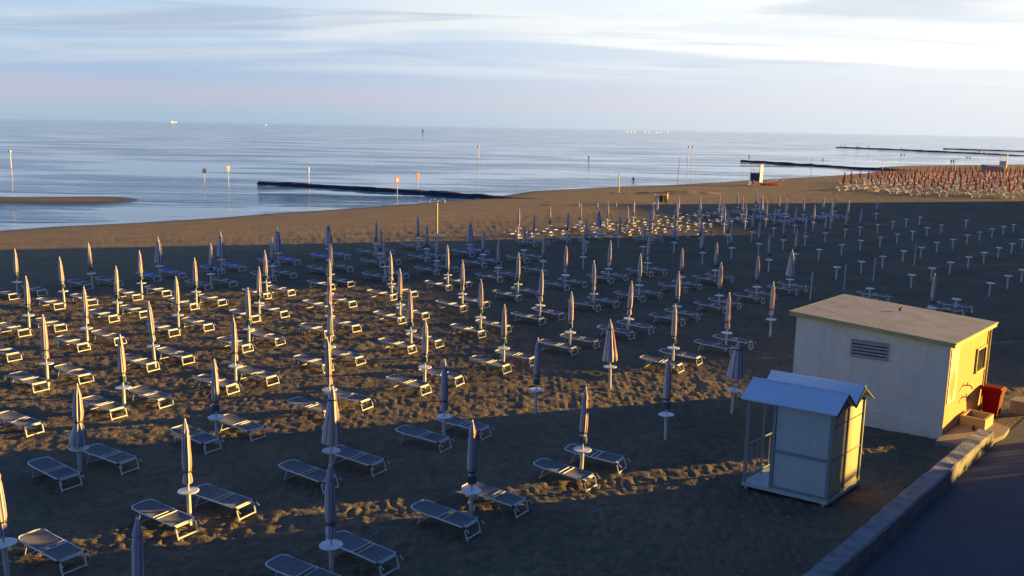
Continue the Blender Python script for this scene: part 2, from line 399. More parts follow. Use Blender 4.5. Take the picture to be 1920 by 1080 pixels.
# ------------------------------------------------------------------ road, pavement, low wall
def quad_sheet(name, pts, z, m):
    mb = MB(); mb.add([(x, y, z) for x, y in pts], [tuple(range(len(pts)))]); o = mb.build(name, m); 
    if o.data.polygons[0].normal.z < 0: o.data.flip_normals()
    return tag(o, kind='structure')
M_ROAD = mat('asphalt', (0.062, 0.076, 0.105), 0.85, noise=((0.085, 0.10, 0.13), 0.8), bump=(30, 0.01), nscale=1.2)
M_CONC = mat('old_concrete', (0.30, 0.32, 0.35), 0.9, noise=((0.15, 0.16, 0.17), 0.9), bump=(14, 0.03), nscale=3)
M_CONC2 = mat('pale_concrete', (0.34, 0.30, 0.26), 0.9, noise=((0.22, 0.2, 0.18), 0.8), bump=(18, 0.01), nscale=3)
def rp(t, o): v = ROAD_P + ROAD_D * t + ROAD_N * o; return (v.x, v.y)
quad_sheet('road', [rp(-60, .05), rp(300, .05), rp(300, 14), rp(-60, 14)], 0.012, M_ROAD)
def low_wall():
    mb = MB(); random.seed(3)
    ts = [-30 + i * 0.35 for i in range(int((12.0 + 30) / 0.35) + 1)]
    W = 0.52; vs = []
    for t in ts:
        j = lambda a: random.uniform(-a, a)
        h = 0.47 + j(0.022); e = j(.02)
        for o, z in ((0.0 + j(.012), -0.1), (0.0 + j(.012), h - .045 + j(.01)), (-.045, h), (-W + .05, h + j(.01)), (-W + e, h - .05), (-W, -0.1)):
            p = rp(t, o); vs.append((p[0], p[1], z))
    k = 6
    fs = [(i * k + a, i * k + (a + 1) % k, (i + 1) * k + (a + 1) % k, (i + 1) * k + a) for i in range(len(ts) - 1) for a in range(k)]
    fs += [tuple(range(k)), tuple(range((len(ts) - 1) * k, len(ts) * k))]
    mb.add(vs, fs)
    o = mb.build('low_wall', M_CONC)
    return tag(o, 'low weathered grey concrete wall running along the dark road', 'wall')
low_wall()

# ------------------------------------------------------------------ the utility house
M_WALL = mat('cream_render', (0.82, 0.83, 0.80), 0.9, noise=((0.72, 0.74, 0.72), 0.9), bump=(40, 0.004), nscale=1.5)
def weather(m, zlo, zhi, col, amt):
    n = m.node_tree.nodes; l = m.node_tree.links; b = n['Principled BSDF']; src = b.inputs['Base Color'].links[0].from_socket
    g = n.new('ShaderNodeNewGeometry'); mp = n.new('ShaderNodeMapping'); mp.inputs['Scale'].default_value = (3.2, 3.2, .35); l.new(g.outputs['Position'], mp.inputs['Vector'])
    a = n.new('ShaderNodeTexNoise'); a.inputs['Scale'].default_value = 1.6; a.inputs['Detail'].default_value = 7; l.new(mp.outputs[0], a.inputs['Vector'])
    r = n.new('ShaderNodeMapRange'); r.inputs['From Min'].default_value = .50; r.inputs['From Max'].default_value = .75; r.inputs['To Max'].default_value = amt; l.new(a.outputs['Fac'], r.inputs['Value'])
    s_ = n.new('ShaderNodeSeparateXYZ'); l.new(g.outputs['Position'], s_.inputs[0])
    z = n.new('ShaderNodeMapRange'); z.inputs['From Min'].default_value = zlo; z.inputs['From Max'].default_value = zhi; z.inputs['To Min'].default_value = amt; z.inputs['To Max'].default_value = 0; l.new(s_.outputs[2], z.inputs['Value'])
    a2 = n.new('ShaderNodeTexNoise'); a2.inputs['Scale'].default_value = 4; a2.inputs['Detail'].default_value = 6; l.new(g.outputs['Position'], a2.inputs['Vector'])
    m2 = n.new('ShaderNodeMath'); m2.operation = 'MULTIPLY'; l.new(z.outputs[0], m2.inputs[0]); l.new(a2.outputs['Fac'], m2.inputs[1])
    mx = n.new('ShaderNodeMath'); mx.operation = 'MAXIMUM'; l.new(r.outputs[0], mx.inputs[0]); l.new(m2.outputs[0], mx.inputs[1])
    x = n.new('ShaderNodeMix'); x.data_type = 'RGBA'; l.new(mx.outputs[0], x.inputs['Factor']); l.new(src, x.inputs['A']); x.inputs['B'].default_value = (*col, 1); l.new(x.outputs['Result'], b.inputs['Base Color'])
weather(M_WALL, 0.05, .55, (0.34, 0.33, 0.30), .18)
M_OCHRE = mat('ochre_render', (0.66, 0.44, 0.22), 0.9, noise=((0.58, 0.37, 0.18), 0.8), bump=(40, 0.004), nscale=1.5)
M_ROOF = mat('roof_felt', (0.25, 0.30, 0.41), 0.95, noise=((0.17, 0.19, 0.25), 1.0), bump=(12, 0.01), nscale=1.1)
M_FASCIA = mat('fascia_paint', (0.50, 0.48, 0.26), 0.8, noise=((0.42, 0.42, 0.24), 0.8))
M_LOUVRE = mat('louvre_slats', (0.42, 0.40, 0.40), 0.6, noise=((0.3, 0.3, 0.3), 0.6))
M_GLASS = mat('window_glass', (0.03, 0.05, 0.05), 0.08, spec=0.8)
M_POST = mat('poster_print', (0.74, 0.73, 0.6), 0.5, noise=((0.6, 0.6, 0.5), .4), nscale=7)
M_PICT = mat('poster_picture', (0.50, 0.14, 0.02), 0.5, noise=((0.7, 0.42, 0.2), .8), nscale=9)
M_TEXT = mat('poster_lettering', (0.40, 0.30, 0.16), 0.6)
M_BLACK = mat('painted_vent_shade', (0.008, 0.008, 0.01), 0.9, spec=0.1)
def house():
    root = empty('beach_house', (0, 0, 0))
    tag(root, 'small cream utility house with sloping flat roof and louvred vent in its long wall', 'house')
    F = Vector((14.41, 28.94)); fd = Vector((-math.cos(R(33)), math.sin(R(33)))); sd_ = Vector((math.cos(R(47.6)), math.sin(R(47.6))))
    # lengths that put the corners where the photo has them
    lf = min((abs(pix((*(F + fd * q), 3.5))[0] - 1494), q) for q in np.arange(3, 8, .01))[1]
    ls = min((abs(pix((*(F + sd_ * q), 3.0))[0] - 1856), q) for q in np.arange(2, 8, .01))[1]
    Lc = F + fd * lf; Rc = F + sd_ * ls; B = Lc + sd_ * ls
    hz = lambda P, y: min((abs(pix((P.x, P.y, h))[1] - y), h) for h in np.arange(2, 6, .01))[1]
    hF = hz(F, 650); hL = hz(Lc, 592); hR = hz(Rc, 612); hB = hL + hR - hF
    w = 0.0
    mb = MB()
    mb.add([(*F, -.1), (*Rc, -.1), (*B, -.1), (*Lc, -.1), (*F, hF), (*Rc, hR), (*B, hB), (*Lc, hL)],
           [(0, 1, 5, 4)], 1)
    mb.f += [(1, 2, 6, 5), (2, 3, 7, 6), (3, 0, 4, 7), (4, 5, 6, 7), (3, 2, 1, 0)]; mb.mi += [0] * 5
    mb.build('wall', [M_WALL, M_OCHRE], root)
    # roof slab with overhang
    def P(a, b, dz):   # a along front (0 at F), b along side
        v = F + fd * a + sd_ * b; z = hF + (hL - hF) * a / lf + (hR - hF) * b / ls; return (v.x, v.y, z + dz)
    o_ = .17
    mb = MB(); t0, t1 = 0.004, 0.17
    cs = [(-o_, -o_), (lf + o_, -o_), (lf + o_, ls + o_), (-o_, ls + o_)]
    mb.add([P(a, b, t0) for a, b in cs] + [P(a, b, t1) for a, b in cs], [(0, 1, 2, 3), (0, 1, 5, 4), (1, 2, 6, 5), (2, 3, 7, 6), (3, 0, 4, 7)], 1)
    mb.add([P(a, b, t1) for a, b in cs], [(0, 1, 2, 3)], 0)
    roof = mb.build('roof', [M_ROOF, M_FASCIA], root)
    # thin metal drip edge
    mb = MB(); e = o_ + .02
    cs2 = [(-e, -e), (lf + e, -e), (lf + e, ls + e), (-e, ls + e)]
    for i in range(4): mb.tube([P(*cs2[i], t1 - .02), P(*cs2[(i + 1) % 4], t1 - .02)], 0.022, 5)
    mb.build('drip_edge', M_FASCIA, roof)
    global ROOF_AT
    def ROOF_AT(px, py):
        z = 3.3
        for _ in range(8):
            g = at(px, py, z); v = Vector((g.x, g.y)) - F; det = fd.x * sd_.y - fd.y * sd_.x
            a = (v.x * sd_.y - v.y * sd_.x) / det; b = (fd.x * v.y - fd.y * v.x) / det
            z = hF + (hL - hF) * a / lf + (hR - hF) * b / ls + t1
        return Vector((g.x, g.y, z))
    # louvred vent on the front: corners read from photo
    def on_front(px, py):   # ray hit with the front wall plane
        d = _f + _r * ((px - 960) / FPX) + _u * (-(py - 540) / FPX); nn = Vector((sd_.x, sd_.y, 0)); nn = Vector((fd.y, -fd.x, 0))
        t = (Vector((F.x, F.y, 0)) - Vector((0, 0, CAM_Z))).dot(nn) / d.dot(nn); v = Vector((0, 0, CAM_Z)) + d * t
        return (Vector((v.x, v.y)) - F).dot(fd), v.z
    (a0, z0), (a1, z1) = on_front(1598, 636), on_front(1663, 676)
    zb, zt = min(z0, z1), max(z0, z1) ; zt = z0 ; zb = z1
    nrm = Vector((-sd_.x, -sd_.y)); nrm = Vector((fd.y, -fd.x)); 
    if nrm.dot(Vector((0, -1))) < 0: nrm = -nrm
    def Q(a, z, out): v = F + fd * a + nrm * out; return (v.x, v.y, z)
    va, vb = max(a0, a1), min(a0, a1)
    ang = math.atan2(fd.y, fd.x)
    vent = MB()
    mid = lambda a, z, out, sx, sy, sz, rx=0: None
    def wbox(mb, a, z, out, sx, sy, sz, mi=0):
        c = Q(a, z, out); mb.box(c, (sx, sy, sz), ang, mi)
    fr = MB(); W_ = va - vb; H_ = zt - zb; cm = (va + vb) / 2; zm = (zt + zb) / 2
    wbox(fr, cm, zt, .02, W_ + .08, .06, .05); wbox(fr, cm, zb, .02, W_ + .08, .06, .05); wbox(fr, va, zm, .021, .05, .06, H_ - .05); wbox(fr, vb, zm, .021, .05, .06, H_ - .05)
    v_ = fr.build('vent', M_LOUVRE, root)
    bk = MB(); wbox(bk, cm, zm, .004, W_ - .03, .012, H_ - .04); bk.build('vent_backing', M_BLACK, v_)  # black sheet paints the shade of the hollow behind the slats
    for k in range(5):
        z = zb + H_ * (k + .42) / 5; sl = MB(); hh = H_ / 5 * .26; p0 = Q(va - .03, z + hh, .03); p1 = Q(vb + .03, z + hh, .03); p2 = Q(vb + .03, z - hh, .06); p3 = Q(va - .03, z - hh, .06)
        q = [Vector(x) + Vector((0, 0, -.014)) for x in (p0, p1, p2, p3)]
        sl.add([p0, p1, p2, p3] + q, [(0, 1, 2, 3), (4, 7, 6, 5), (0, 4, 5, 1), (1, 5, 6, 2), (2, 6, 7, 3), (3, 7, 4, 0)])
        sl.build('slat', M_LOUVRE, v_)
    # faint plinth line
    pl = MB(); wbox(pl, lf / 2, .30, .012, lf, .03, .60); wb = pl.build('plinth', M_WALL, root)
    # side wall things
    ns = Vector((sd_.y, -sd_.x)); angs = math.atan2(sd_.y, sd_.x)
    def S(b, z, out): v = F + sd_ * b + ns * out; return (v.x, v.y, z)
    def on_side(px, py):
        d = _f + _r * ((px - 960) / FPX) + _u * (-(py - 540) / FPX); nn = Vector((ns.x, ns.y, 0))
        t = (Vector((F.x, F.y, 0)) - Vector((0, 0, CAM_Z))).dot(nn) / d.dot(nn); v = Vector((0, 0, CAM_Z)) + d * t
        return (Vector((v.x, v.y)) - F).dot(sd_), v.z
    def sbox(mb, b0, b1, z0, z1, out, th, mi=0):
        mb.box(S((b0 + b1) / 2, (z0 + z1) / 2, out), (abs(b1 - b0), th, abs(z1 - z0)), angs, mi)
    b0, zt = on_side(1785, 652); b1, _ = on_side(1800, 645); _, zb = on_side(1784, 752)
    b0 = .12; b1 = max(b1, .9)
    mb = MB(); sbox(mb, b0, b1, zb, hF - .12, .012, .02)
    ps = mb.build('poster', M_POST, root)
    # picture of the orange poster
    mb = MB(); rnd = random.Random(5); zc_ = zb + .55
    outl = []
    for k in range(18):
        w = 2 * math.pi * k / 18; rr = (.20 + .12 * rnd.random()); outl.append((rr * math.cos(w) * 1.0, rr * math.sin(w) * 1.9))
    vs = [S((b0 + b1) / 2 + x, zc_ + y, .026) for x, y in outl] + [S((b0 + b1) / 2, zc_, .026)]
    mb.add(vs, [(k, (k + 1) % 18, 18) for k in range(18)]); mb.build('picture', M_PICT, ps)
    mb = MB()
    for k in range(5): sbox(mb, b0 + .12, b1 - .1 - .07 * (k % 2), hF - .45 - .14 * k, hF - .48 - .14 * k, .0245, .004)
    mb.build('lettering', M_TEXT, ps)
    # window: dark glass, pale frame
    wb0, wzt = on_side(1832, 657); wb1, _ = on_side(1847, 650); _, wzb = on_side(1832, 694)
    wb0, wb1 = min(wb0, wb1), max(wb0, wb1)
    mb = MB()
    sbox(mb, wb0 - .06, wb1 + .06, wzt, wzt + .07, .03, .06); sbox(mb, wb0 - .06, wb1 + .06, wzb - .07, wzb, .035, .08)
    sbox(mb, wb0 - .06, wb0, wzb, wzt, .0295, .058); sbox(mb, wb1, wb1 + .06, wzb, wzt, .0295, .058)
    wn = mb.build('window', M_FASCIA, root)
    mb = MB(); sbox(mb, wb0, wb1, wzb, wzt, .008, .012); mb.build('pane', M_GLASS, wn)
    mb = MB()
    for k in range(1, 4): q = wb0 + (wb1 - wb0) * k / 4; mb.tube([S(q, wzb, .04), S(q, wzt, .04)], .010, 5)
    mb.build('grille', M_DARK, wn)
    # downpipe on the far corner and two taps
    mb = MB(); mb.tube([S(ls - .08, .1, .05), S(ls - .08, hR - .05, .05)], .04, 8); mb.build('downpipe', M_FASCIA, root)
    for px, py in ((1808, 722), (1806, 744)):
        tb, tz = on_side(px, py); mb = MB()
        mb.tube([S(tb, tz, .0), S(tb, tz + .01, .10), S(tb, tz + .03, .18), S(tb, tz - .03, .25), S(tb, tz - .10, .26)], .022, 6)
        mb.tube([S(tb, tz + .02, .10), S(tb, tz + .09, .10)], .016, 5); mb.box(S(tb, tz + .10, .10), (.12, .03, .02), angs)
        mb.build('tap', M_DARK, root)
    return F, fd, sd_, ns, angs, lf, ls
HF, HFD, HSD, HNS, HANG, HLF, HLS = house()
def hs(b, out): v = HF + HSD * b + HNS * out; return (v.x, v.y)

# concrete pad, foot-wash basin, wheelie bin, block
def side_things():
    mb = MB()
    pts = [(-.75, .05), (-.55, .95), (.4, 1.3), (1.6, 1.5), (2.5, 1.42), (2.75, 1.0), (2.8, .03), (-.3, .03)]
    poly = [hs(b, o) for b, o in pts]; mb.prism(poly, -.05, .16)
    tag(mb.build('concrete_step', M_CONC2), 'worn pale concrete step between the house side wall and the low wall', 'step')
    # basin
    root = empty('foot_wash_basin', (*hs(1.98, .50), .16), HANG); tag(root, 'square yellowish foot-wash basin under the wall taps', 'basin')
    M_BAS = mat('basin_tile', (0.50, 0.40, 0.22), 0.7, noise=((0.4, 0.32, 0.2), .7))
    mb = MB(); a, b_, t, h = 0.98, 0.80, .08, .38
    mb.box((0, -b_ / 2 + t / 2, h / 2), (a, t, h)); mb.box((0, b_ / 2 - t / 2, h / 2), (a, t, h))
    mb.box((-a / 2 + t / 2, 0, h / 2 - .002), (t, b_ - 2 * t, h - .004)); mb.box((a / 2 - t / 2, 0, h / 2 - .002), (t, b_ - 2 * t, h - .004))
    mb.build('basin_rim', M_BAS, root)
    mb = MB(); mb.box((0, 0, .05), (a - 2 * t, b_ - 2 * t, .08)); mb.build('basin_floor', M_CONC, root)
    mb = MB(); mb.tube([(-a / 2 - .18, -.1, .02), (-a / 2 - .16, -.1, .14)], .05, 8); mb.build('drain_pipe', M_DARK, root)
    # wheelie bin
    bx, by = hs(HLS - .40, .42)
    root = empty('wheelie_bin', (bx, by, .0), HANG); tag(root, 'dark red wheelie bin with closed lid at the house side wall', 'bin')
    M_BINR = mat('red_bin_plastic', (0.17, 0.001, 0.004), 0.75, spec=0.15); 
    mb = MB(); z0, z1 = .10, 1.02
    lo = [(-.22, -.26), (.22, -.26), (.22, .2), (-.22, .2)]; hi = [(-.28, -.34), (.28, -.34), (.28, .3), (-.28, .3)]
    mb.add([(x, y, z0) for x, y in lo] + [(x, y, z1) for x, y in hi], [(0, 1, 2, 3), (0, 1, 5, 4), (1, 2, 6, 5), (2, 3, 7, 6), (3, 0, 4, 7), (4, 5, 6, 7)])
    mb.box((0, -.335, .98), (.60, .05, .08)); body = mb.build('body', M_BINR, root)
    mb = MB(); top = [(-.31, -.38), (.31, -.38), (.31, .34), (-.31, .34)]
    mb.add([(x, y, 1.024) for x, y in top] + [(x, y, 1.06) for x, y in top] + [(x * .8, y * .8, 1.13) for x, y in top],
           [(0, 1, 2, 3), (0, 1, 5, 4), (1, 2, 6, 5), (2, 3, 7, 6), (3, 0, 4, 7), (4, 5, 9, 8), (5, 6, 10, 9), (6, 7, 11, 10), (7, 4, 8, 11), (8, 9, 10, 11)])
    lid = mb.build('lid', M_BINR, root)
    mb = MB(); mb.tube([(-.2, .38, 1.0), (.2, .38, 1.0)], .02, 6); mb.box((-.2, .345, 1.0), (.03, .07, .03)); mb.box((.2, .345, 1.0), (.03, .07, .03)); mb.build('handle', M_BINR, root)
    for sx in (-1, 1):
        mb = MB(); mb.tube([(sx * .24, .24, .10), (sx * .30, .24, .10)], .10, 14); mb.build('wheel', M_DARK, root)
    # pale block at the right
    c = at(1913, 772); mb = MB(); mb.box((c.x, c.y, .22), (.75, .6, .5), HANG)
    o = mb.build('concrete_block', M_CONC2); bv = o.modifiers.new('bevel', 'BEVEL'); bv.width = .03; bv.segments = 2
    tag(o, 'beige concrete block on the sand behind the red bin', 'block')
side_things()

# small dark bird on the roof
def bird():
    d = ROOF_AT(1688, 584); mb = MB()
    mb.lathe([(.01, -.16), (.05, -.10), (.075, 0), (.05, .09), (.035, .13), (.045, .17), (.02, .21)], seg=8)
    vs = mb.v; mb.v = [(v[2], v[1], v[0] * 1.0 + .12) for v in vs]
    o = MB(); o.v = mb.v; o.f = mb.f; o.mi = mb.mi
    o.add([(-.05, .05, .16), (.06, .06, .16), (-.12, .20, .34), (-.16, .16, .30)], [(0, 1, 2, 3)]); o.add([(-.05, -.05, .16), (.06, -.06, .16), (-.12, -.20, .34), (-.16, -.16, .30)], [(0, 1, 2, 3)])
    o.tube([(.0, .03, .1), (.0, .03, 0)], .008, 4); o.tube([(.0, -.03, .1), (.0, -.03, 0)], .008, 4)
    q = o.build('seabird', M_DARK, loc=(d.x, d.y, d.z), smooth=False); q.rotation_euler = (0, 0, R(20)); q.scale = (.62,) * 3
    tag(q, 'small dark bird raising its wings on the flat house roof', 'bird')
bird()

# ------------------------------------------------------------------ twin changing cabins
M_ALU = mat('cabin_aluminium', (0.30, 0.36, 0.40), 0.4, 0.3)
M_CROOF = mat('cabin_roof_sheet', (0.58, 0.74, 0.96), 0.5, noise=((0.52, 0.67, 0.88), .6), nscale=2)
M_CPANEL = mat('cabin_panel', (0.50, 0.62, 0.66), 0.55, noise=((0.44, 0.56, 0.60), .7), nscale=1.5)
M_CSIDE = mat('frosted_panel', (0.62, 0.58, 0.42), 0.5, noise=((0.5, 0.46, 0.34), .8), nscale=1.6)
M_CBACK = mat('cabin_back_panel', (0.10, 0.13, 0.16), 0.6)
weather(M_CPANEL, .1, .8, (0.30, 0.33, 0.32), .2); weather(M_CSIDE, .1, .8, (0.25, 0.22, 0.15), .5)
def cabins():
    A = Vector((6.63, 24.45)); B = Vector((8.62, 23.14)); D = Vector((10.09, 24.73))
    u = (B - A).normalized(); w = (A + D - B - A).normalized(); W = (B - A).length; DP = (D - B).length
    ang = math.atan2(u.y, u.x); angw = math.atan2(w.y, w.x)
    def P(a, b, z): v = A + u * a + w * b; return Vector((v.x, v.y, z))
    EZ, RZ, FZ = 2.66, 3.08, 0.20
    hd = DP / 2
    for ci in range(2):
        o0 = ci * hd
        root = empty('changing_cabin', P(W / 2, o0 + hd / 2, 0))
        tag(root, ('blue roofed changing cabin with an open railed bay, nearer half of the joined pair' if ci == 0 else
                   'blue roofed changing cabin joined behind the nearer one, next to the house'), 'cabin', 'joined changing cabins')
        root_inv = Matrix.Translation(-root.location)
        def bd(mb, name, m, par=None):
            mb.v = [tuple(root_inv @ Vector(v)) for v in mb.v]; return mb.build(name, m, par or root)
        y0, y1 = o0 + (0.0 if ci == 0 else .006), o0 + hd - (.0 if ci else .006)
        ov = .13
        # floor platform and skids
        mb = MB(); mb.add([P(0, y0, .09), P(W, y0, .09), P(W, y1, .09), P(0, y1, .09), P(0, y0, FZ), P(W, y0, FZ), P(W, y1, FZ), P(0, y1, FZ)],
                          [(0, 1, 2, 3), (4, 5, 6, 7), (0, 1, 5, 4), (1, 2, 6, 5), (2, 3, 7, 6), (3, 0, 4, 7)])
        bd(mb, 'floor', M_CPANEL)
        for q in (.12, W - .12):
            mb = MB(); mb.box(P(q, (y0 + y1) / 2, .045), (.1, y1 - y0 - .04, .088), ang + 0.0 if False else angw - math.pi / 2); bd(mb, 'skid', M_ALU)
        # posts
        def post(a, b, z0=FZ, z1=EZ, s=.09, name='post', m=M_ALU):
            mb = MB(); mb.box(P(a, b, (z0 + z1) / 2), (s, s, z1 - z0), ang); bd(mb, name, m)
        bx = .80
        fr = [.05, bx, W - .05] if ci == 0 else [.05, W - .05]
        if ci == 0:
            for a in fr: post(a, y0 + .05)
            post(W - .05, y1 - .005, s=.08); post(.05, y1 - .05, s=.055)
        else:
            for a in (.05, W - .05): post(a, y1 - .05)
            post(bx, y1 - .05, s=.07)
        # rails
        def rail(p, q, r=.022, name='rail'):
            mb = MB(); mb.tube([p, q], r, 6); bd(mb, name, M_ALU)
        def bar(a0, b0, a1, b1, z, s=.07):
            p, q = P(a0, b0, z), P(a1, b1, z); c = (p + q) / 2; mb = MB(); mb.box(c, ((q - p).length, s, s), math.atan2((q - p).y, (q - p).x)); bd(mb, 'beam', M_ALU)
        zf = FZ + .045
        yf = y0 + .05 if ci == 0 else y1 - .05
        bar(.10, yf, W - .10, yf, EZ - .04)
        bar(bx + .05, yf, W - .1, yf, zf, .08); bar(bx + .05, yf, W - .1, yf, 1.30, .09)
        # front / back solid panel in two leaves
        for z0, z1 in ((zf + .04, 1.255), (1.345, EZ - .075)):
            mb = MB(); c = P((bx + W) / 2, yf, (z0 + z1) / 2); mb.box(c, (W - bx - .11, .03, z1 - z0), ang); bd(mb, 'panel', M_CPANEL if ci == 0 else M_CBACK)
        # side on the far right: frosted panels
        bar(W - .05, y0 + .1, W - .05, y1 - .1, zf, .06); bar(W - .05, y0 + .1, W - .05, y1 - .1, 1.28, .05); bar(W - .05, y0 + .1, W - .05, y1 - .1, EZ - .04, .06)
        for z0, z1 in ((zf + .03, 1.255), (1.305, 2.2), (2.23, EZ - .07)):
            mb = MB(); p, q = P(W - .05, y0 + .1, 0), P(W - .05, y1 - .1, 0); c = (p + q) / 2
            mb.box((c.x, c.y, (z0 + z1) / 2), ((q - p).length, .02, z1 - z0), math.atan2((q - p).y, (q - p).x)); bd(mb, 'side_panel', M_CSIDE)
        # open bay railings
        rail(P(.05, y0 + .06, 1.28), P(.05, y1 - .06, 1.28)); rail(P(.05, y0 + .06, .30), P(.05, y1 - .06, .30))
        for k in (1, 2): q = y0 + (y1 - y0) * k / 3; rail(P(.05, q, .30), P(.05, q, 1.28), .014, 'baluster')
        if ci == 0:
            pass
        else:
            rail(P(.1, yf, 1.28), P(bx - .04, yf, 1.28)); rail(P(bx / 2, yf, FZ), P(bx / 2, yf, 1.28), .016, 'baluster')
        # inner partition
        mb = MB(); p, q = P(bx, y0 + .12, 0), P(bx, y1 - .12, 0); c = (p + q) / 2
        mb.box((c.x, c.y, (zf + EZ - .1) / 2), ((q - p).length, .025, EZ - .1 - zf), math.atan2((q - p).y, (q - p).x)); bd(mb, 'partition', M_CPANEL)
        # gable roof: ridge parallel to the front
        r0, r1 = o0 - (ov if ci == 0 else -.004), o0 + hd + (ov if ci else -.004); rm = (o0 + hd / 2)
        t = .035; mb = MB()
        for (ba, za, bb, zb) in ((r0, EZ - .02, rm, RZ), (rm, RZ, r1, EZ - .02)):
            lo = [P(-ov, ba, za), P(W + ov, ba, za), P(W + ov, bb, zb), P(-ov, bb, zb)]
            mb.add(lo + [v + Vector((0, 0, t)) for v in lo], [(0, 1, 2, 3), (4, 5, 6, 7), (0, 1, 5, 4), (2, 3, 7, 6), (1, 2, 6, 5), (3, 0, 4, 7)])
        rf = bd(mb, 'roof', M_CROOF)
        mb = MB(); mb.tube([P(-ov - .01, rm, RZ + t + .008), P(W + ov + .01, rm, RZ + t + .008)], .03, 6); bd(mb, 'ridge_cap', M_CROOF, rf).matrix_parent_inverse = Matrix()
        # gable ends
        for a, nm, mm in ((W - .045, 'gable', M_CSIDE), (.045, 'gable', M_CPANEL)):
            mb = MB(); y0g, y1g = o0 + .05, o0 + hd - .05
            vs = [P(a - .012, y0g, EZ + .003), P(a - .012, y1g, EZ + .003), P(a - .012, rm, RZ - .04), P(a + .012, y0g, EZ + .003), P(a + .012, y1g, EZ + .003), P(a + .012, rm, RZ - .04)]
            mb.add(vs, [(0, 1, 2), (3, 5, 4), (0, 3, 4, 1), (1, 4, 5, 2), (2, 5, 3, 0)]); bd(mb, nm, mm)
        for a in (-ov, W + ov):
            mb = MB()
            mb.tube([P(a, r0, EZ - .03), P(a, rm, RZ - .01)], .03, 5); mb.tube([P(a, rm, RZ - .01), P(a, r1, EZ - .03)], .03, 5); bd(mb, 'barge_board', M_DARK)
cabins()

# ------------------------------------------------------------------ umbrellas
def canopy_mesh(kind, seed, segs=32):
    rnd = random.Random(seed)
    if kind == 'thin':
        prof = [(2.69, .012), (2.66, .035), (2.58, .058), (2.46, .085), (2.40, .10), (2.36, .082), (2.25, .105), (2.0, .115), (1.75, .122), (1.5, .125), (1.40, .105), (1.36, .07), (1.28, .10), (1.15, .125), (1.08, .115)]
        fold = .26
    elif kind == 'loose':
        prof = [(2.69, .012), (2.66, .035), (2.56, .07), (2.42, .11), (2.2, .13), (1.9, .155), (1.72, .13), (1.62, .085), (1.5, .15), (1.3, .21), (1.1, .26), (.98, .27)]
        fold = .34
    elif kind == 'short':
        prof = [(2.60, .03), (2.52, .08), (2.36, .12), (2.2, .16), (1.9, .22), (1.6, .27), (1.36, .30)]
        fold = .22
    else:
        prof = [(2.69, .012), (2.65, .04), (2.5, .10), (2.2, .155), (1.9, .205), (1.6, .25), (1.3, .29), (1.12, .305)]
        fold = .30
    n = len(prof); vs = []; tw = rnd.uniform(-.9, .9) if kind in ('thin',) else rnd.uniform(-.25, .25)
    ph = [rnd.uniform(.55, 1.3) for _ in range(8)]
    for i, (z, r) in enumerate(prof):
        for k in range(segs):
            w = 2 * math.pi * k / segs; a = w + tw * (i / n) * 1.2
            g = math.cos(8 * w); f = 1 - fold * (0.5 - .5 * g) * ph[int(8 * w / (2 * math.pi)) % 8] * min(1, (i + .5) / 3)
            rr = r * f * (1 + rnd.uniform(-.04, .04))
            vs.append((rr * math.cos(a), rr * math.sin(a), z + rnd.uniform(-.006, .006) - (.03 * (0.5 - .5 * g) if i == n - 1 else 0)))
    fs = [(i * segs + k, (i + 1) * segs + k, (i + 1) * segs + (k + 1) % segs, i * segs + (k + 1) % segs) for i in range(n - 1) for k in range(segs)]
    fs.append(tuple(range(segs)))
    return vs, fs, prof, segs
def make_umbrella(kind, seed, cm):
    root = empty('beach_umbrella', (0, 0, -50))
    mb = MB(); mb.tube([(0, 0, -.05), (0, 0, .80)], .055, 10); mb.tube([(0, 0, .78), (0, 0, 1.0)], .03, 8); mb.tube([(0, 0, .98), (0, 0, 2.62)], .02, 8)
    mb.build('pole', M_POLE, root, smooth=False)
    mb = MB(); mb.lathe([(.01, .845), (.25, .845), (.262, .853), (.262, .868), (.25, .876), (.01, .876)], seg=28); mb.build('table_disk', M_DISK, root)
    vs, fs, prof, segs = canopy_mesh(kind, seed)
    me = bpy.data.meshes.new('canopy'); me.from_pydata(vs, [], fs); me.materials.append(cm); me.materials.append(M_TEAL)
    lay = me.uv_layers.new(name='UVMap'); nq = len(fs) - 1
    for p in me.polygons:
        for j, li in enumerate(p.loop_indices):
            vi = me.loops[li].vertex_index; k = vi % segs; uu = k / segs
            if p.index < nq and k == 0 and (p.index % segs) == segs - 1: uu = 1.0
            lay.data[li].uv = (uu, vs[vi][2])
    n = len(prof)
    for p in me.polygons:
        if p.index < nq and kind in ('thin', 'loose') and p.index // segs >= n - 3 and kind == 'thin' and seed % 3 != 0: p.material_index = 1
        p.use_smooth = True
    me.update(); o = bpy.data.objects.new('canopy', me); COL.objects.link(o); o.parent = root
    sz, sr = {'thin': (1.38, .10), 'loose': (1.64, .10), 'short': (2.38, .12), 'cone': (2.36, .125)}[kind]
    mb = MB(); mb.lathe([(sr, sz - .022), (sr + .012, sz - .018), (sr + .012, sz + .018), (sr, sz + .022)], seg=14)
    mb.build('strap', M_STRAP, root)
    mb = MB(); mb.lathe([(.018, 2.66), (.025, 2.69), (.022, 2.72), (.008, 2.76)] if kind != 'short' else [(.018, 2.57), (.025, 2.6), (.02, 2.63), (.008, 2.66)], seg=8); mb.build('finial', M_DISK, root)
    return proto(root)
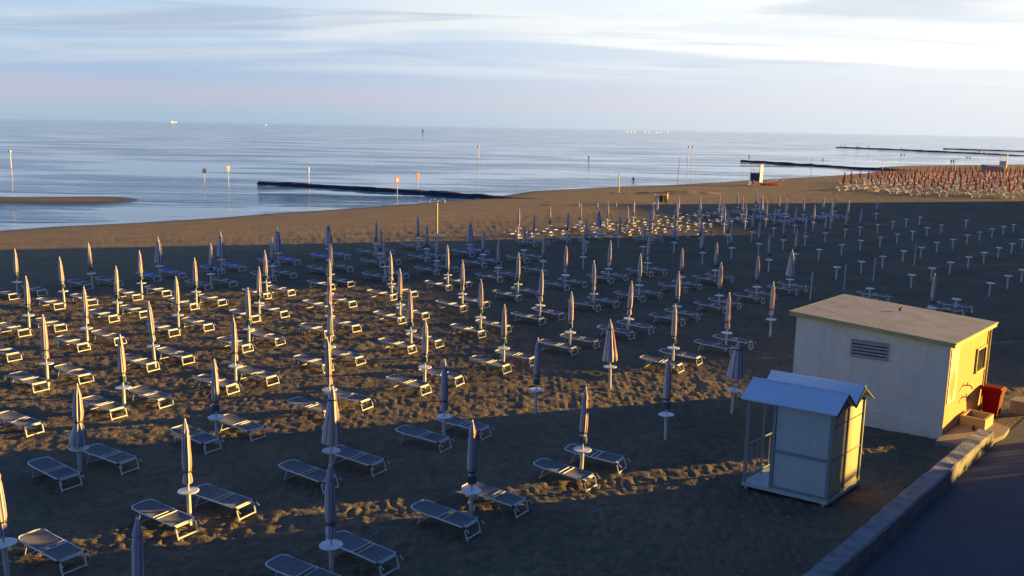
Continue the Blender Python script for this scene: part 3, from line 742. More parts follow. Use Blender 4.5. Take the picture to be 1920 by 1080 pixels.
def make_disk_pole():
    root = empty('umbrella_pole', (0, 0, -50))
    mb = MB(); mb.tube([(0, 0, -.05), (0, 0, .80)], .06, 10); mb.tube([(0, 0, .78), (0, 0, 1.02)], .03, 8); mb.build('pole', M_POLE, root)
    mb = MB(); mb.lathe([(.01, .845), (.25, .845), (.262, .853), (.262, .868), (.25, .876), (.01, .876)], seg=24); mb.build('table_disk', M_DISK, root)
    mb = MB(); mb.lathe([(.03, .99), (.05, 1.0), (.05, 1.06), (.03, 1.07)], seg=8); mb.build('collar', M_DARK, root)
    return proto(root)
UMB = {'t': [make_umbrella('thin', s, M_CANOPY) for s in (1, 2, 3, 4, 5)] + [make_umbrella('thin', 6, M_CANOPY2)],
       'w': [make_umbrella('loose', 11, M_CANOPY)], 's': [make_umbrella('short', 12, M_CANOPY2)],
       'c': [make_umbrella('cone', 13, M_CANOPY), make_umbrella('cone', 14, M_CANOPY2)], 'n': [make_disk_pole()]}

# ------------------------------------------------------------------ sunbeds
def make_bed(sling, simple=False):
    """local +X points to the foot end; origin on the ground under the middle"""
    root = empty('sunbed', (0, 0, -50)); Lh, Wh, Z = .90, .31, .37
    mb = MB(); rr = .02
    # rounded head end, two rails, bars
    mb.tube([(Lh - .06, Wh, Z - .03), (.1, Wh, Z), (-.5, Wh, Z + .015), (-Lh + .12, Wh, Z + .05), (-Lh + .03, Wh - .06, Z + .06), (-Lh, Wh - .16, Z + .062), (-Lh, -Wh + .16, Z + .062), (-Lh + .03, -Wh + .06, Z + .06), (-Lh + .12, -Wh, Z + .05), (-.5, -Wh, Z + .015), (.1, -Wh, Z), (Lh - .06, -Wh, Z - .03)], rr, 6)
    for x in (.03, .17, Lh - .08): mb.tube([(x, -Wh, Z + (.012 if x < .5 else -.02)), (x, Wh, Z + (.012 if x < .5 else -.02))], .015, 6)
    mb.build('frame', M_FRAME, root)
    def sl(name, x0, x1, z0, z1, sag):
        mb = MB(); nx, ny = 5, 6; top = []
        for i in range(nx + 1):
            for j in range(ny + 1):
                a, b = i / nx, j / ny; w = Wh - .012
                if x0 < -.7 and i == 0: w = Wh - .10
                top.append((x0 + (x1 - x0) * a, -w + 2 * w * b, z0 + (z1 - z0) * a - sag * math.sin(math.pi * b) * (0.4 + .6 * math.sin(math.pi * a))))
        k = len(top); fs = [(i * (ny + 1) + j, i * (ny + 1) + j + 1, (i + 1) * (ny + 1) + j + 1, (i + 1) * (ny + 1) + j) for i in range(nx) for j in range(ny)]
        vs = top + [(x, y, z - .006) for x, y, z in top]
        mb.add(vs, fs + [tuple(q + k for q in f[::-1]) for f in fs])
        return mb.build(name, sling, root, smooth=True)
    sl('backrest_fabric', -Lh + .02, .02, Z + .065, Z + .014, .03); sl('seat_fabric', .18, Lh - .10, Z + .012, Z - .012, .035)
    # foot leg: a closed rectangle, slightly splayed
    mb = MB(); mb.tube([(Lh - .05, -Wh + .02, Z - .05), (Lh + .04, -Wh + .03, .012)], .02, 6); mb.tube([(Lh - .05, Wh - .02, Z - .05), (Lh + .04, Wh - .03, .012)], .02, 6)
    mb.tube([(Lh - .05, -Wh + .02, Z - .05), (Lh - .05, Wh - .02, Z - .05)], .02, 6); mb.tube([(Lh + .03, -Wh + .03, .05), (Lh + .03, Wh - .03, .05)], .02, 6); mb.build('leg', M_FRAME, root)
    # head leg: U frame splayed towards the head
    mb = MB(); mb.tube([(-Lh + .42, -Wh + .02, Z), (-Lh + .24, -Wh + .04, .012)], .014, 6); mb.tube([(-Lh + .42, Wh - .02, Z), (-Lh + .24, Wh - .04, .012)], .014, 6)
    mb.tube([(-Lh + .26, -Wh + .04, .05), (-Lh + .26, Wh - .04, .05)], .014, 6); mb.build('leg', M_FRAME, root)
    # folded sunshade stubs past the foot end
    for s in (-1, 1):
        mb = MB(); mb.tube([(Lh - .14, s * (Wh + .01), Z - .01), (Lh + .05, s * (Wh + .01), Z - .06), (Lh + .13, s * (Wh + .01), Z - .12)], .012, 5); mb.build('hinge_arm', M_FRAME, root)
        mb = MB(); mb.box((Lh - .04, s * (Wh + .012), Z - .035), (.10, .04, .06)); mb.build('joint', M_DARK, root)
    return proto(root)
BED = {'g': make_bed(M_SLING), 'b': make_bed(M_SLINGB)}
BED_ANG = R(-32.5)
used = set()
def place(protos, key, loc, rz, tilt=0.0):
    o = protos
    if o.name in used: o = copy_tree(o)
    used.add(protos.name)
    o.location = loc; o.rotation_euler = (tilt, random.uniform(-.5, .5) * abs(tilt) * 2, rz)
    return o
ORD = ('zeroth first second third fourth fifth sixth seventh eighth ninth tenth eleventh twelfth thirteenth fourteenth fifteenth sixteenth seventeenth eighteenth nineteenth twentieth '
       'twenty-first twenty-second twenty-third twenty-fourth twenty-fifth twenty-sixth twenty-seventh twenty-eighth twenty-ninth thirtieth').split()
# each row runs from the lower left to the upper right of the photo; (x, y) is the pixel of the table disk, then type and sunbeds
ROWS = [
 "262,1150,t,0 621,1022,t,2 884,920,t,2 1091,842.5,t,2 1250,777.5,t,0 1375,731,s,0 1748,577,t,0 1792.5,561,n,2 1857.5,531,n,0 1891,517.5,n,0 1917.5,506,n,0",
 "9,1018,t,R 353,920.5,t,2 619,845,c,2 832.5,781,t,2 1005,731,t,0 1145,688,c,0 1263,652.5,t,2 1362.5,624,t,2 1446,599,t,0 1632,541,n,2 1710,515.5,n,0 1748,503,n,0 1782.5,492,n,0 1817,482,n,0 1846,473.5,n,0 1873,464.5,n,0 1898,457,n,0 1918,449,n,0",
 "146,840.5,w,2 405,782,t,2 619,730,t,2 796,688,t,2 944.5,652.5,t,2 1069,623,t,2 1177.5,597.5,t,2 1269.5,574.5,t,2 1349,554,t,2 1420,538,t,2 1481,524,c,2 1569.5,501,n,0 1616,490.5,n,0 1656,481,n,0 1694,470.5,n,0 1727.5,464,n,0 1758,455,n,0 1787,449,n,0 1814,441,n,0 1837.5,435,n,0 1861,429,n,0 1882.5,425,n,0 1901,421,n,0",
 "231,726,t,2 441,686,t,2 617,650,t,2 771,620,t,2 901,595,t,2 1012,572.5,t,2 1114,551,t,2 1199,535,t,2 1277.5,519.5,t,2 1341,507,t,2 1442.5,487,t,0 1491,476,t,0 1536,468,n,0 1579,459,n,0 1614,451,n,0 1651,445,n,0 1683,439,n,0 1712,434,n,0 1739,427,n,0 1766,422,n,0 1812,413,n,0",
 "87,682,t,2 289,649,t,2 466,617,t,2 617.5,592.5,t,2 750,571,t,2 867,551,t,2 971,533,t,2 1060,516,t,2 1141,504,t,2 1214,493,t,2 1317.5,474,t,0 1372.5,465,t,0 1423,457,t,0 1469,450,t,0 1510,443,t,0 1548,437,t,0 1585,430,t,0 1613,426,t,0 1646,421,n,0 1674.5,415,n,0 1700,411,n,0 1725,407,n,0",
 "162,615,t,2 334,591,t,2 485,568,t,2 617.5,550,t,2 734.5,532,t,2 840,515.5,t,2 934,502,t,2 1019,490,t,L 1094,482,t,0 1206,462.5,t,0 1264,455,t,0 1314,447,t,0 1365.5,441,t,0 1410,435,t,0 1451,428,t,0 1490,422.5,t,0 1525,417.5,t,0 1557.5,414,t,0 1588,408,t,0 1643,400,t,0",
 "53,591,t,2 219,567,t,2 367.5,547,t,2 500,529.5,t,2 619,514,t,2 722.5,500,t,2 818,489,t,2 905,477.5,t,2 982.5,469,t,2 1099,454,t,0 1160,444.5,t,0 1217,437,t,2 1266,430,t,2 1314,426,t,2 1358,420.5,t,0 1397.5,415,t,0 1436,411,t,0 1472.5,406,t,2b 1506,402.5,t,2b 1543,399,t,2b 1566,396,t,2b",
 "119.5,546,t,2 265,531,t,2 394.5,514,t,2 510.5,499,t,2 618,488,t,2 713,475.5,t,2 800,467,t,2 881,459,c,2b 1001,442,t,2 1063,436,t,2 1121,430,c,2b 1176,423,t,2 1223,420,t,2 1269,415,t,2 1312,411,t,2 1353,406,t,2b 1391,402,t,2b 1427,398,c,2b 1461,394,t,2b",
 "31,529,t,2 172,513,t,2 299,499,c,2b 415,487,c,2b 521,475,c,2b 617.5,466,c,2b 704,457.5,t,2 785,447,t,2 972,427.5,t,2 1031,423,t,2 1088,416,t,2 1139,412.5,t,2 1187.5,407.5,t,2 1232,404,t,2 1272,400,t,2 1311,396,t,2 1348,392,t,2 1383,389,t,2 1417,385,t,2",
]
G_U = 'closed umbrellas in slanting rows on the beach'; G_P = 'bare disk poles in slanting rows on the beach'; G_B = 'sunbeds in pairs beside the umbrellas'
def bed_at(u, side, col, label):
    dx_, dy_ = {'L': (-.60, -.32), 'R': (.51, .91)}[side]
    j = lambda a: random.uniform(-a, a)
    p = (u.x + dx_ + j(.07), u.y + dy_ + j(.07), random.uniform(-.01, .01))
    o = place(BED[col], 'bed', p, BED_ANG + j(.06)); o.rotation_euler.x = 0; o.rotation_euler.y = 0
    tag(o, label, 'sunbed', G_B); return o
rowname = lambda j: 'front' if j == 0 else ORD[j + 1]
KNAME = {'t': 'thin closed umbrella', 'c': 'loosely closed cone umbrella', 's': 'short loose umbrella', 'w': 'half tied umbrella', 'n': 'bare pole with white disk'}
for j, row in enumerate(ROWS):
    for k, ent in enumerate(row.split()):
        x, y, ty, bd_ = ent.split(','); x = float(x); y = float(y)
        d = at(x, y, .86); u = Vector((d.x, d.y, 0))
        v = UMB[ty]; pr = v[random.randrange(len(v))]
        if (j, k) == (1, 2): pr = v[0]
        o = place(pr, ty, u, random.uniform(0, 6.28), tilt=R(random.uniform(-2.2, 2.2)))
        rk = ORD[k + 1]
        tag(o, f"{KNAME[ty]}, {rk} from the left in the {'nearest' if j == 0 else ORD[j + 1]} row" + ('' if j == 0 else ' from the front'), 'umbrella' if ty != 'n' else 'pole', G_U if ty != 'n' else G_P)
        col = 'b' if bd_.endswith('b') else 'g'; cname = 'blue' if col == 'b' else 'grey'
        for s, w in (('L', 'near'), ('R', 'far')):
            if bd_[0] in ('2', s):
                bed_at(u, s, col, f"{cname} sunbed on the {w} side of the {rk} umbrella in the {'nearest' if j == 0 else ORD[j + 1]} row")
# beds whose umbrella stands outside the left edge of the photo
for n_, (uu, s, lab) in enumerate((((-16.49, 27.3), 'R', 'grey sunbed without umbrella at the left photo edge, nearest to the camera'),
                      ((-21.9, 36.2), 'R', 'grey sunbed at the left photo edge, second nearest to the camera'),
                      ((-29.1, 44.9), 'R', 'grey sunbed at the left photo edge, third nearest to the camera'))):
    bed_at(Vector((*uu, 0)), s, 'g', lab)
# four slim posts without a disk
for n_, (px, py, ty_) in enumerate(((1519, 562, 512), (1582, 543, 500), (1637, 527, 482), (1714, 497, 466))):
    g = at(px, py); mb = MB(); mb.tube([(0, 0, -.05), (0.02, 0, 1.6)], [.035, .03], 8); mb.tube([(.02, 0, 1.58), (.05, 0, 1.66)], .045, 6)
    o = mb.build('slim_post', M_POLE, loc=g)
    tag(o, f"slim grey post without a disk, {('leftmost', 'second from the left', 'third from the left', 'rightmost')[n_]} of four behind the house", 'post', 'slim posts behind the house')

# ------------------------------------------------------------------ seafront buildings beyond the right edge (they cast the long shadows)
SA, SB = Vector((math.cos(SUN_AZ), math.sin(SUN_AZ))), Vector((-math.sin(SUN_AZ), math.cos(SUN_AZ)))
M_B1 = mat('hotel_render', (0.22, 0.23, 0.26), 0.9, noise=((0.26, 0.27, 0.30), .6), nscale=.4)
M_B2 = mat('hotel_render_white', (0.62, 0.62, 0.6), 0.9, noise=((0.55, 0.55, 0.53), .6), nscale=.4)
M_TILE = mat('roof_tiles', (0.30, 0.13, 0.08), 0.9)
def building(s0, s1, q0, q1, h, label, m, name='seafront_hotel'):
    c = SA * ((s0 + s1) / 2) + SB * ((q0 + q1) / 2); root = empty(name, (c.x, c.y, 0), SUN_AZ); tag(root, label, 'building', 'seafront buildings')
    a, b = (s1 - s0) / 2, (q1 - q0) / 2
    mb = MB(); mb.box((0, 0, h / 2 - .3), (2 * a, 2 * b, h - .6)); mb.build('wall', m, root)
    mb = MB(); mb.box((0, 0, h - .45), (2 * a - .003, 2 * b + .0, .292)); mb.box((0, 0, h - .15), (2 * a + .5, 2 * b, .298)); mb.build('roof', M_TILE, root)
    fl = max(2, int(h / 3.1)); nw = max(3, int(2 * b / 3.4))
    for f in range(fl):
        z = (f + .5) * (h - .8) / fl + .2
        for k in range(nw):
            y = -b + (k + .5) * 2 * b / nw
            mb = MB(); mb.box((-a - .02, y, z), (.10, 1.3, 1.5)); w = mb.build('window', M_DISK, root)
            mb = MB(); mb.box((-a - .08, y, z), (.03, 1.12, 1.32)); mb.build('pane', M_GLASS, w)
    for f in range(1, fl):
        z = f * (h - .8) / fl + .05; mb = MB(); mb.box((-a - .6, 0, z), (1.2, 2 * b - .6, .14)); mb.box((-a - 1.17, 0, z + .5), (.05, 2 * b - .6, .86)); mb.build('balcony', m, root)
    return root
building(64, 80, -34, 20.0, 14.5, 'long cream seafront hotel with balconies nearest to the camera', M_B1)
building(92, 108, 34.2, 56, 7.7, 'low white seafront building with balconies behind the house', M_B2)
building(58, 64, 27.6, 34.15, 3.6, 'low flat beach bar between the hotels', M_B1, 'beach_bar')
building(130, 148, 56.05, 78, 14.7, 'tall cream seafront hotel in the middle of the row', M_B1)
building(150, 166, 78.05, 112, 9.6, 'low white seafront building farthest along the beach', M_B2)

def hedge():
    c = SA * 41 + SB * 20.4; root = empty('hedge', (c.x, c.y, 0), SUN_AZ); tag(root, 'dense clipped hedge on the far side of the dark road', 'hedge'); rnd = random.Random(4)
    mb = MB(); mb.box((0, 0, .8), (.7, 3.4, 1.5)); mb.build('branches', M_DARK, root)
    mb = MB()
    for k in range(2600):
        p = Vector((rnd.uniform(-.6, .6), rnd.uniform(-1.9, 1.9), rnd.uniform(.05, 1.9 + .25 * rnd.random()))); a = Vector([rnd.uniform(-1, 1) for _ in range(3)]).normalized() * .10; b = a.cross(Vector([rnd.uniform(-1, 1) for _ in range(3)])).normalized() * .06
        mb.add([p - a, p + b, p + a, p - b], [(0, 1, 2, 3)])
    mb.build('foliage', mat('hedge_leaves', (.05, .09, .03), .7), root)
hedge()
def added_hotel():  # unseen hotel added beside the viewpoint to block fill from the sky
    ang = math.atan2(ROAD_D.y, ROAD_D.x); t0, t1, o0, o1, h = -75, 34.0, 16.0, 33.0, 19.0
    c = rp((t0 + t1) / 2, (o0 + o1) / 2); root = empty('added_hotel', (c[0], c[1], 0), ang); tag(root, 'added tall hotel across the promenade, unseen, blocking sky light beside the viewpoint', 'building', 'seafront buildings')
    a, b = (t1 - t0) / 2, (o1 - o0) / 2
    mb = MB(); mb.box((0, 0, h / 2), (2 * a, 2 * b, h)); mb.build('wall', M_B1, root)
    mb = MB(); mb.box((0, 0, h + .2), (2 * a + .4, 2 * b + .4, .4)); mb.build('roof', M_CONC, root)
    for f in range(5):
        z = 1.6 + f * 3.3
        for k in range(22):
            x = -a + (k + .5) * 2 * a / 22; mb = MB(); mb.box((x, b + .02, z), (1.8, .08, 2.1)); w = mb.build('window', M_DISK, root)
            mb = MB(); mb.box((x, b + .07, z), (1.6, .03, 1.9)); mb.build('pane', M_GLASS, w)
        if f: mb = MB(); mb.box((0, b + .55, z - 1.35), (2 * a - 1, 1.1, .15)); mb.build('balcony', M_B1, root)
added_hotel()

# ------------------------------------------------------------------ people
M_SKIN = mat('skin', (0.36, 0.20, 0.14), 0.6); M_CLOTH = mat('dark_clothes', (0.02, 0.022, 0.03), 0.9); M_CLOTHR = mat('red_shirt', (0.5, 0.05, 0.04), 0.9); M_CLOTHW = mat('pale_shirt', (0.6, 0.6, 0.58), 0.9); M_HAIR = mat('dark_hair', (0.02, 0.015, 0.01), 0.8)
def person(loc, rz, pose, top, bottom, label, group=None, h=1.72):
    """one continuous skinned body; pose: 'walk', 'stand', 'sit'"""
    s = h / 1.72; sit = pose == 'sit'; hz = .46 if sit else .92
    V = []; Ed = []; Rd = []
    def v(p, r, par=None):
        V.append(Vector(p) * s); Rd.append(r * s)
        if par is not None: Ed.append((par, len(V) - 1))
        return len(V) - 1
    pel = v((0, 0, hz), .125); wa = v((0.01, 0, hz + .17), .11, pel); ch = v((.02, 0, hz + .36), .135, wa); ne = v((.03, 0, hz + .55), .052, ch)
    hd = v((.05, 0, hz + .66), .085, ne); v((.055, 0, hz + .75), .07, hd)
    for sg in (-1, 1):
        sw = sg if pose == 'walk' else 0
        sh = v((.02, sg * .19, hz + .47), .055, ch)
        el = v((-.10 * sw - .02, sg * .25, hz + .20), .042, sh)
        if sit: ha = v((.28, sg * .18, hz + .12), .033, el)
        else: ha = v((.12 + -.16 * sw, sg * .25, hz - .04), .033, el)
        tip = v((V[ha].x / s + .05, V[ha].y / s, V[ha].z / s - .09), .022, ha)
        hp = v((0, sg * .09, hz - .04), .088, pel)
        if sit: kn = v((.42, sg * .14, hz), .062, hp); an = v((.44, sg * .14, .09), .042, kn)
        else: kn = v((.03 + .20 * sw, sg * .10, .50), .062, hp); an = v((-.04 + (.30 if sw > 0 else -.30 if sw < 0 else 0), sg * .10, .09 + (.07 if sw < 0 else 0)), .04, kn)
        v((V[an].x / s + .15, V[an].y / s, V[an].z / s - .05), .034, an)
    me = bpy.data.meshes.new('person'); me.from_pydata(V, Ed, []); o = bpy.data.objects.new('person', me); COL.objects.link(o)
    sk = o.modifiers.new('skin', 'SKIN'); sk.use_smooth_shade = True
    for i, r in enumerate(Rd): me.skin_vertices[0].data[i].radius = (r, r)
    me.skin_vertices[0].data[0].use_root = True
    sb = o.modifiers.new('sub', 'SUBSURF'); sb.levels = 1; sb.render_levels = 1
    bpy.context.view_layer.update(); dg = bpy.context.evaluated_depsgraph_get()
    m2 = bpy.data.meshes.new_from_object(o.evaluated_get(dg)); o.modifiers.clear(); o.data = m2
    for m in (M_SKIN, top, bottom, M_HAIR): m2.materials.append(m)
    for p in m2.polygons:
        c = p.center / s
        if c.z > hz + .70 or (c.z > hz + .62 and c.x < .03): k = 3
        elif c.z > hz + .56: k = 0
        elif c.z > hz + .02 and abs(c.y) < .27: k = 1 if c.z > hz + .2 or abs(c.y) < .2 else 0
        elif c.z > (.3 if sit else .45): k = 2
        else: k = 0 if bottom is not M_CLOTH else 2
        p.material_index = k; p.use_smooth = True
    o.location = loc; o.rotation_euler = (0, 0, rz)
    return tag(o, label, 'person', group)
person(at(1187, 349), R(200), 'walk', M_CLOTH, M_CLOTH, 'person in dark clothes walking along the waterline beyond the umbrellas', h=1.8)
def wader(px, py, z, lab, h=1.75):
    g = at(px, py, SEA_Z); person((g.x, g.y, SEA_Z - z), R(120), 'stand', M_CLOTH, M_CLOTH, lab, h=h)
wader(1104, 299, .35, 'dark standing figure far out in the shallow water left of the leaning pole')
wader(1404.5, 297, .3, 'distant dark figure standing in the water behind the lifeguard tower')
wader(1543, 300, 1.0, 'bather standing waist deep in the water right of the slim sea pole')
person(at(1783, 309), R(90), 'stand', M_CLOTH, M_CLOTH, 'left person of two in dark clothes standing at the far water edge', h=1.9)
person(at(1787.5, 308), R(200), 'stand', M_CLOTH, M_CLOTH, 'right person of two in dark clothes standing at the far water edge', h=1.9)

# ------------------------------------------------------------------ beach furniture further out
def lifeguard_tower(px, py, h, wpx, cols, label, rz):
    g = at(px, py); root = empty('lifeguard_tower', g, rz); tag(root, label, 'lifeguard tower'); W, D_ = wpx, 1.5
    mp, mq, mr_ = cols
    for sx in (-1, 1):
        for sy in (-1, 1): mb = MB(); mb.tube([(sx * W / 2, sy * D_ / 2, 0), (sx * (W / 2 - .1), sy * (D_ / 2 - .1), h - .15)], .06, 6); mb.build('post', M_DISK, root)
    mb = MB(); mb.box((0, 0, 1.95), (W, D_, .12)); mb.build('platform', M_DISK, root)
    mb = MB(); mb.box((0, 0, h - .1), (W + .3, D_ + .3, .08)); mb.build('roof', mr_, root)
    mb = MB(); mb.box((0, -D_ / 2 - .02, 1.55), (W - .2, .05, 1.5)); mb.build('front_board', mp, root)
    mb = MB(); mb.box((W / 2 + .02, 0, h / 2), (.05, D_ - .1, h - .6)); mb.build('side_board', mq, root)
    mb = MB()
    for z in (2.4, 2.9): mb.tube([(-W / 2 + .05, -D_ / 2 + .05, z), (W / 2 - .05, -D_ / 2 + .05, z)], .03, 5)
    for k in range(6): x = -W / 2 + .1 + (W - .2) * k / 5; mb.tube([(x, -D_ / 2 + .05, 2.0), (x, -D_ / 2 + .05, 2.9)], .02, 4)
    mb.build('railing', M_DISK, root)
    for k in range(6): mb = MB(); mb.box((-W / 2 - .35 + .05 * k, 0, .25 + .3 * k), (.2, .7, .05)); mb.build('step', M_DISK, root)
    return root
M_BLUEB = mat('blue_board', (0.02, 0.05, 0.12), 0.6); M_CREAM = mat('cream_board', (0.50, 0.52, 0.50), 0.7); M_DKR = mat('dark_red_board', (0.25, 0.03, 0.04), 0.7)
lifeguard_tower(1417, 347, 4.1, 1.9, (M_BLUEB, M_CREAM, M_DKR), 'white lifeguard tower with blue front board at the water edge', R(-35))
lifeguard_tower(1880, 316, 4.4, 2.0, (M_CREAM, M_DKR, M_CREAM), 'cream lifeguard tower with red side board far along the beach', R(-35))
person(at(1411.5, 349.5), R(-80), 'sit', M_CLOTHR, M_CLOTHW, 'person in a red top sitting in front of the lifeguard tower', h=1.8)
mb = MB(); mb.box((0, 0, .40), (.5, .5, .06)); mb.box((-.22, 0, .65), (.05, .5, .5))
for sx in (-1, 1):
    for sy in (-1, 1): mb.tube([(sx * .21, sy * .21, 0), (sx * .2, sy * .2, .38)], .02, 4)
tag(mb.build('chair', M_DISK, loc=at(1411, 349)), 'white plastic chair under the person at the lifeguard tower', 'chair').rotation_euler.z = R(-80)
tag(MB().lathe([(.02, .25), (.28, .16), (.36, 0.02), (.3, 0)], seg=10).build('white_bag', M_DISK, loc=at(1401, 347)), 'white bundle on the sand left of the lifeguard tower', 'bag')
# red rescue rowing catamaran with oars
def rescue_boat():
    g = at(1443, 347.5); root = empty('rescue_boat', g, R(22)); tag(root, 'red rescue rowing boat with white oars beside the lifeguard tower', 'boat')
    for sy in (-1, 1):
        mb = MB(); mb.tube([(-1.9, sy * .5, .28), (-1.6, sy * .5, .24), (0, sy * .5, .22), (1.5, sy * .5, .26), (2.1, sy * .5, .45)], [.08, .20, .24, .20, .04], 8); mb.build('float', M_DKR if False else M_RED, root)
    mb = MB()
    for x in (-1, 0, .9): mb.box((x, 0, .46), (.25, 1.2, .06))
    mb.build('thwart', M_RED, root)
    for sy in (-1, 1): mb = MB(); mb.tube([(-.2, sy * .6, .55), (2.2, sy * .9, .95)], .03, 5); mb.box((2.4, sy * .92, .99), (.5, .04, .16), 0, 0, -.17); mb.build('oar', M_DISK, root)
    mb = MB(); mb.tube([(-1.9, -.4, .4), (-1.9, .4, .4)], .22, 8); mb.build('rescue_tube', M_CREAM, root)
rescue_boat()
def shower(px, py, h, label, col, arms=2):
    g = at(px, py); root = empty('beach_shower', g, R(8)); tag(root, label, 'shower')
    mb = MB(); mb.tube([(0, 0, 0), (0, 0, h - .35)], .07, 8); mb.build('column', col, root)
    for s in (-1, 1):
        mb = MB(); mb.tube([(0, 0, h - .36), (s * .12, 0, h - .12), (s * .32, 0, h), (s * .55, 0, h - .03), (s * .68, 0, h - .17), (s * .70, 0, h - .28)], .028, 6)
        mb.lathe([(.03, 0), (.09, -.05), (.09, -.07)], (s * .70, 0, h - .26), seg=8); mb.build('shower_arm', M_FRAME, root)
    mb = MB(); mb.box((0, 0, .03), (1.6, 1.6, .08)); mb.build('base', M_CONC, root)
    mb = MB(); mb.tube([(.0, -.08, 1.1), (.0, -.16, 1.1)], .03, 5); mb.build('push_button', M_DARK, root)
M_YPOLE = mat('yellow_sunlit_pole', (0.60, 0.50, 0.16), 0.5)  # showers take sunlit yellow in their colour, bin stand and sign are yellow
shower(819.5, 443, 3.45, 'beach shower post coloured sunlit yellow with two curved arms behind the umbrellas', M_YPOLE)
shower(1160, 362, 3.3, 'beach shower post on a concrete base by the waterline', M_YPOLE)
shower(1653, 338, 4.3, 'two armed shower post rising among the red umbrellas', M_FRAME)
shower(1790, 326, 3.9, 'tall two armed shower post behind the red umbrellas', M_FRAME)
# bins under a small roof
def bin_shelter():
    g = at(1239, 383); root = empty('bin_shelter', g, R(-20)); tag(root, 'small roofed stand with yellow waste bins on the open sand', 'bin stand')
    M_Y = mat('yellow_bin', (0.7, 0.42, 0.02), 0.5)
    for sx in (-1, 1): mb = MB(); mb.tube([(sx * .85, 0, 0), (sx * .85, 0, 1.55)], .05, 6); mb.build('post', M_YPOLE, root)
    mb = MB(); mb.box((-.1, 0, 1.58), (2.1, .95, .07), 0, 0, R(-3)); mb.build('roof', M_DKR, root)
    for k, mm in enumerate((M_POLE, M_DARK, M_Y)):
        x = -.55 + .55 * k; mb = MB(); mb.lathe([(.18, .3), (.22, .34), (.24, 1.15), (.18, 1.2)], (x, 0, 0), seg=12); mb.build('bin', mm, root)
    mb = MB(); mb.box((.87, -.05, .85), (.06, .6, 1.1)); mb.build('sign_board', M_Y, root)
bin_shelter()
def slant_pole(px, py, tx, ty, label, r=.05, z=SEA_Z):
    b = at(px, py, z); h = min((abs(pix((b.x, b.y, q))[1] - ty), q) for q in np.arange(.5, 9, .02))[1]; k = pix((b.x, b.y, h))
    off = (tx - k[0]) / FPX * b.y
    mb = MB(); mb.tube([(0, 0, -.4), (off * .5, 0, (h - z) * .52), (off, 0, h - z)], [r, r * .9, r * .6], 6); tag(mb.build('sea_pole', M_DARK, loc=b), label, 'pole')
slant_pole(1270, 344.5, 1275.5, 291, 'dark leaning pole standing at the water edge right of the walker')
slant_pole(1520, 332, 1523, 291, 'thin dark pole at the water edge right of the lifeguard tower', .04)
# signs and markers standing in the water
def sea_sign(px, py, ty, kind, mm, label, w=.55, h=.8):
    b = at(px, py, SEA_Z); H = min((abs(pix((b.x, b.y, q))[1] - ty), q) for q in np.arange(.5, 9, .02))[1] - SEA_Z
    root = empty('sea_sign' if kind == 'sq' else 'sea_marker', b, R(38)); tag(root, label, 'sign' if kind == 'sq' else 'marker')
    if kind == 'sq':
        mb = MB(); mb.tube([(0, 0, -.5), (0, 0, H - h)], .045, 6); mb.build('post', M_FRAME, root)
        mb = MB(); mb.box((0, 0, H - h / 2), (w, .06, h)); pl = mb.build('plate', mm[0], root)
        if mm[1]: mb = MB(); mb.box((0, -.04, H - h / 2), (w * .62, .015, h * .62)); mb.build('plate_field', mm[1], pl)
        if mm[2]: mb = MB(); mb.lathe([(.10, -.008), (.15, -.008), (.15, .008), (.10, .008)], seg=12); mb.v = [(v[0] * w, -.055 + v[2], H - h / 2 + v[1] * 1.5) for v in mb.v]; mb.build('symbol', mm[2], pl)
    elif kind == 'cyl':
        mb = MB(); mb.tube([(0, 0, -.5), (0, 0, H - 1.0)], .08, 8); mb.build('post', M_DISK, root)
        mb = MB(); mb.tube([(0, 0, H - 1.0), (0, 0, H)], .15, 10); mb.build('cap', M_DISK, root)
    else:
        mb = MB(); mb.tube([(0, 0, -.5), (0, 0, H - .5)], [w * .34, w * .26], 8); mb.build('post', mm[0], root)
        mb = MB(); mb.lathe([(.05, H - .66), (w * .75, H - .5), (w * .85, H - .28), (w * .6, H - .08), (.03, H)], seg=12); mb.build('head', M_DISK, root)
M_OR = mat('orange_red_plate', (0.75, 0.12, 0.05), 0.5); M_PINKW = mat('pale_pink_post', (0.72, 0.62, 0.6), 0.5)
sea_sign(21, 315, 281, 'ball', (M_PINKW,), 'white headed marker post in the sea at the left edge', .34)
sea_sign(384, 342, 316, 'sq', (M_BLUEB, None, None), 'dark blue square sign on a thin stake in the sea', .62, .8)
sea_sign(429, 350, 311, 'sq', (M_CREAM, M_DISK, M_YPOLE), 'cream sign with yellow border on a white post in the sea', .6, .85)
sea_sign(579, 344, 313, 'cyl', None, 'white cylindrical marker behind the dark breakwater tip')
sea_sign(745, 371, 331, 'sq', (M_OR, M_DISK, None), 'white sign with orange border in front of the breakwater', .62, .95)
sea_sign(784, 358, 324.5, 'sq', (M_OR, M_DISK, M_OR), 'orange red sign with a white field behind the breakwater', .6, .9)
sea_sign(897, 297, 273, 'ball', (M_DISK,), 'white ball topped marker post far out in the sea', .5)
sea_sign(1290, 302, 273, 'ball', (M_DISK,), 'white headed marker post behind the leaning pole', .42)
sea_sign(1298, 290, 274, 'ball', (M_DISK,), 'small white ball marker right of the white headed post', .5)

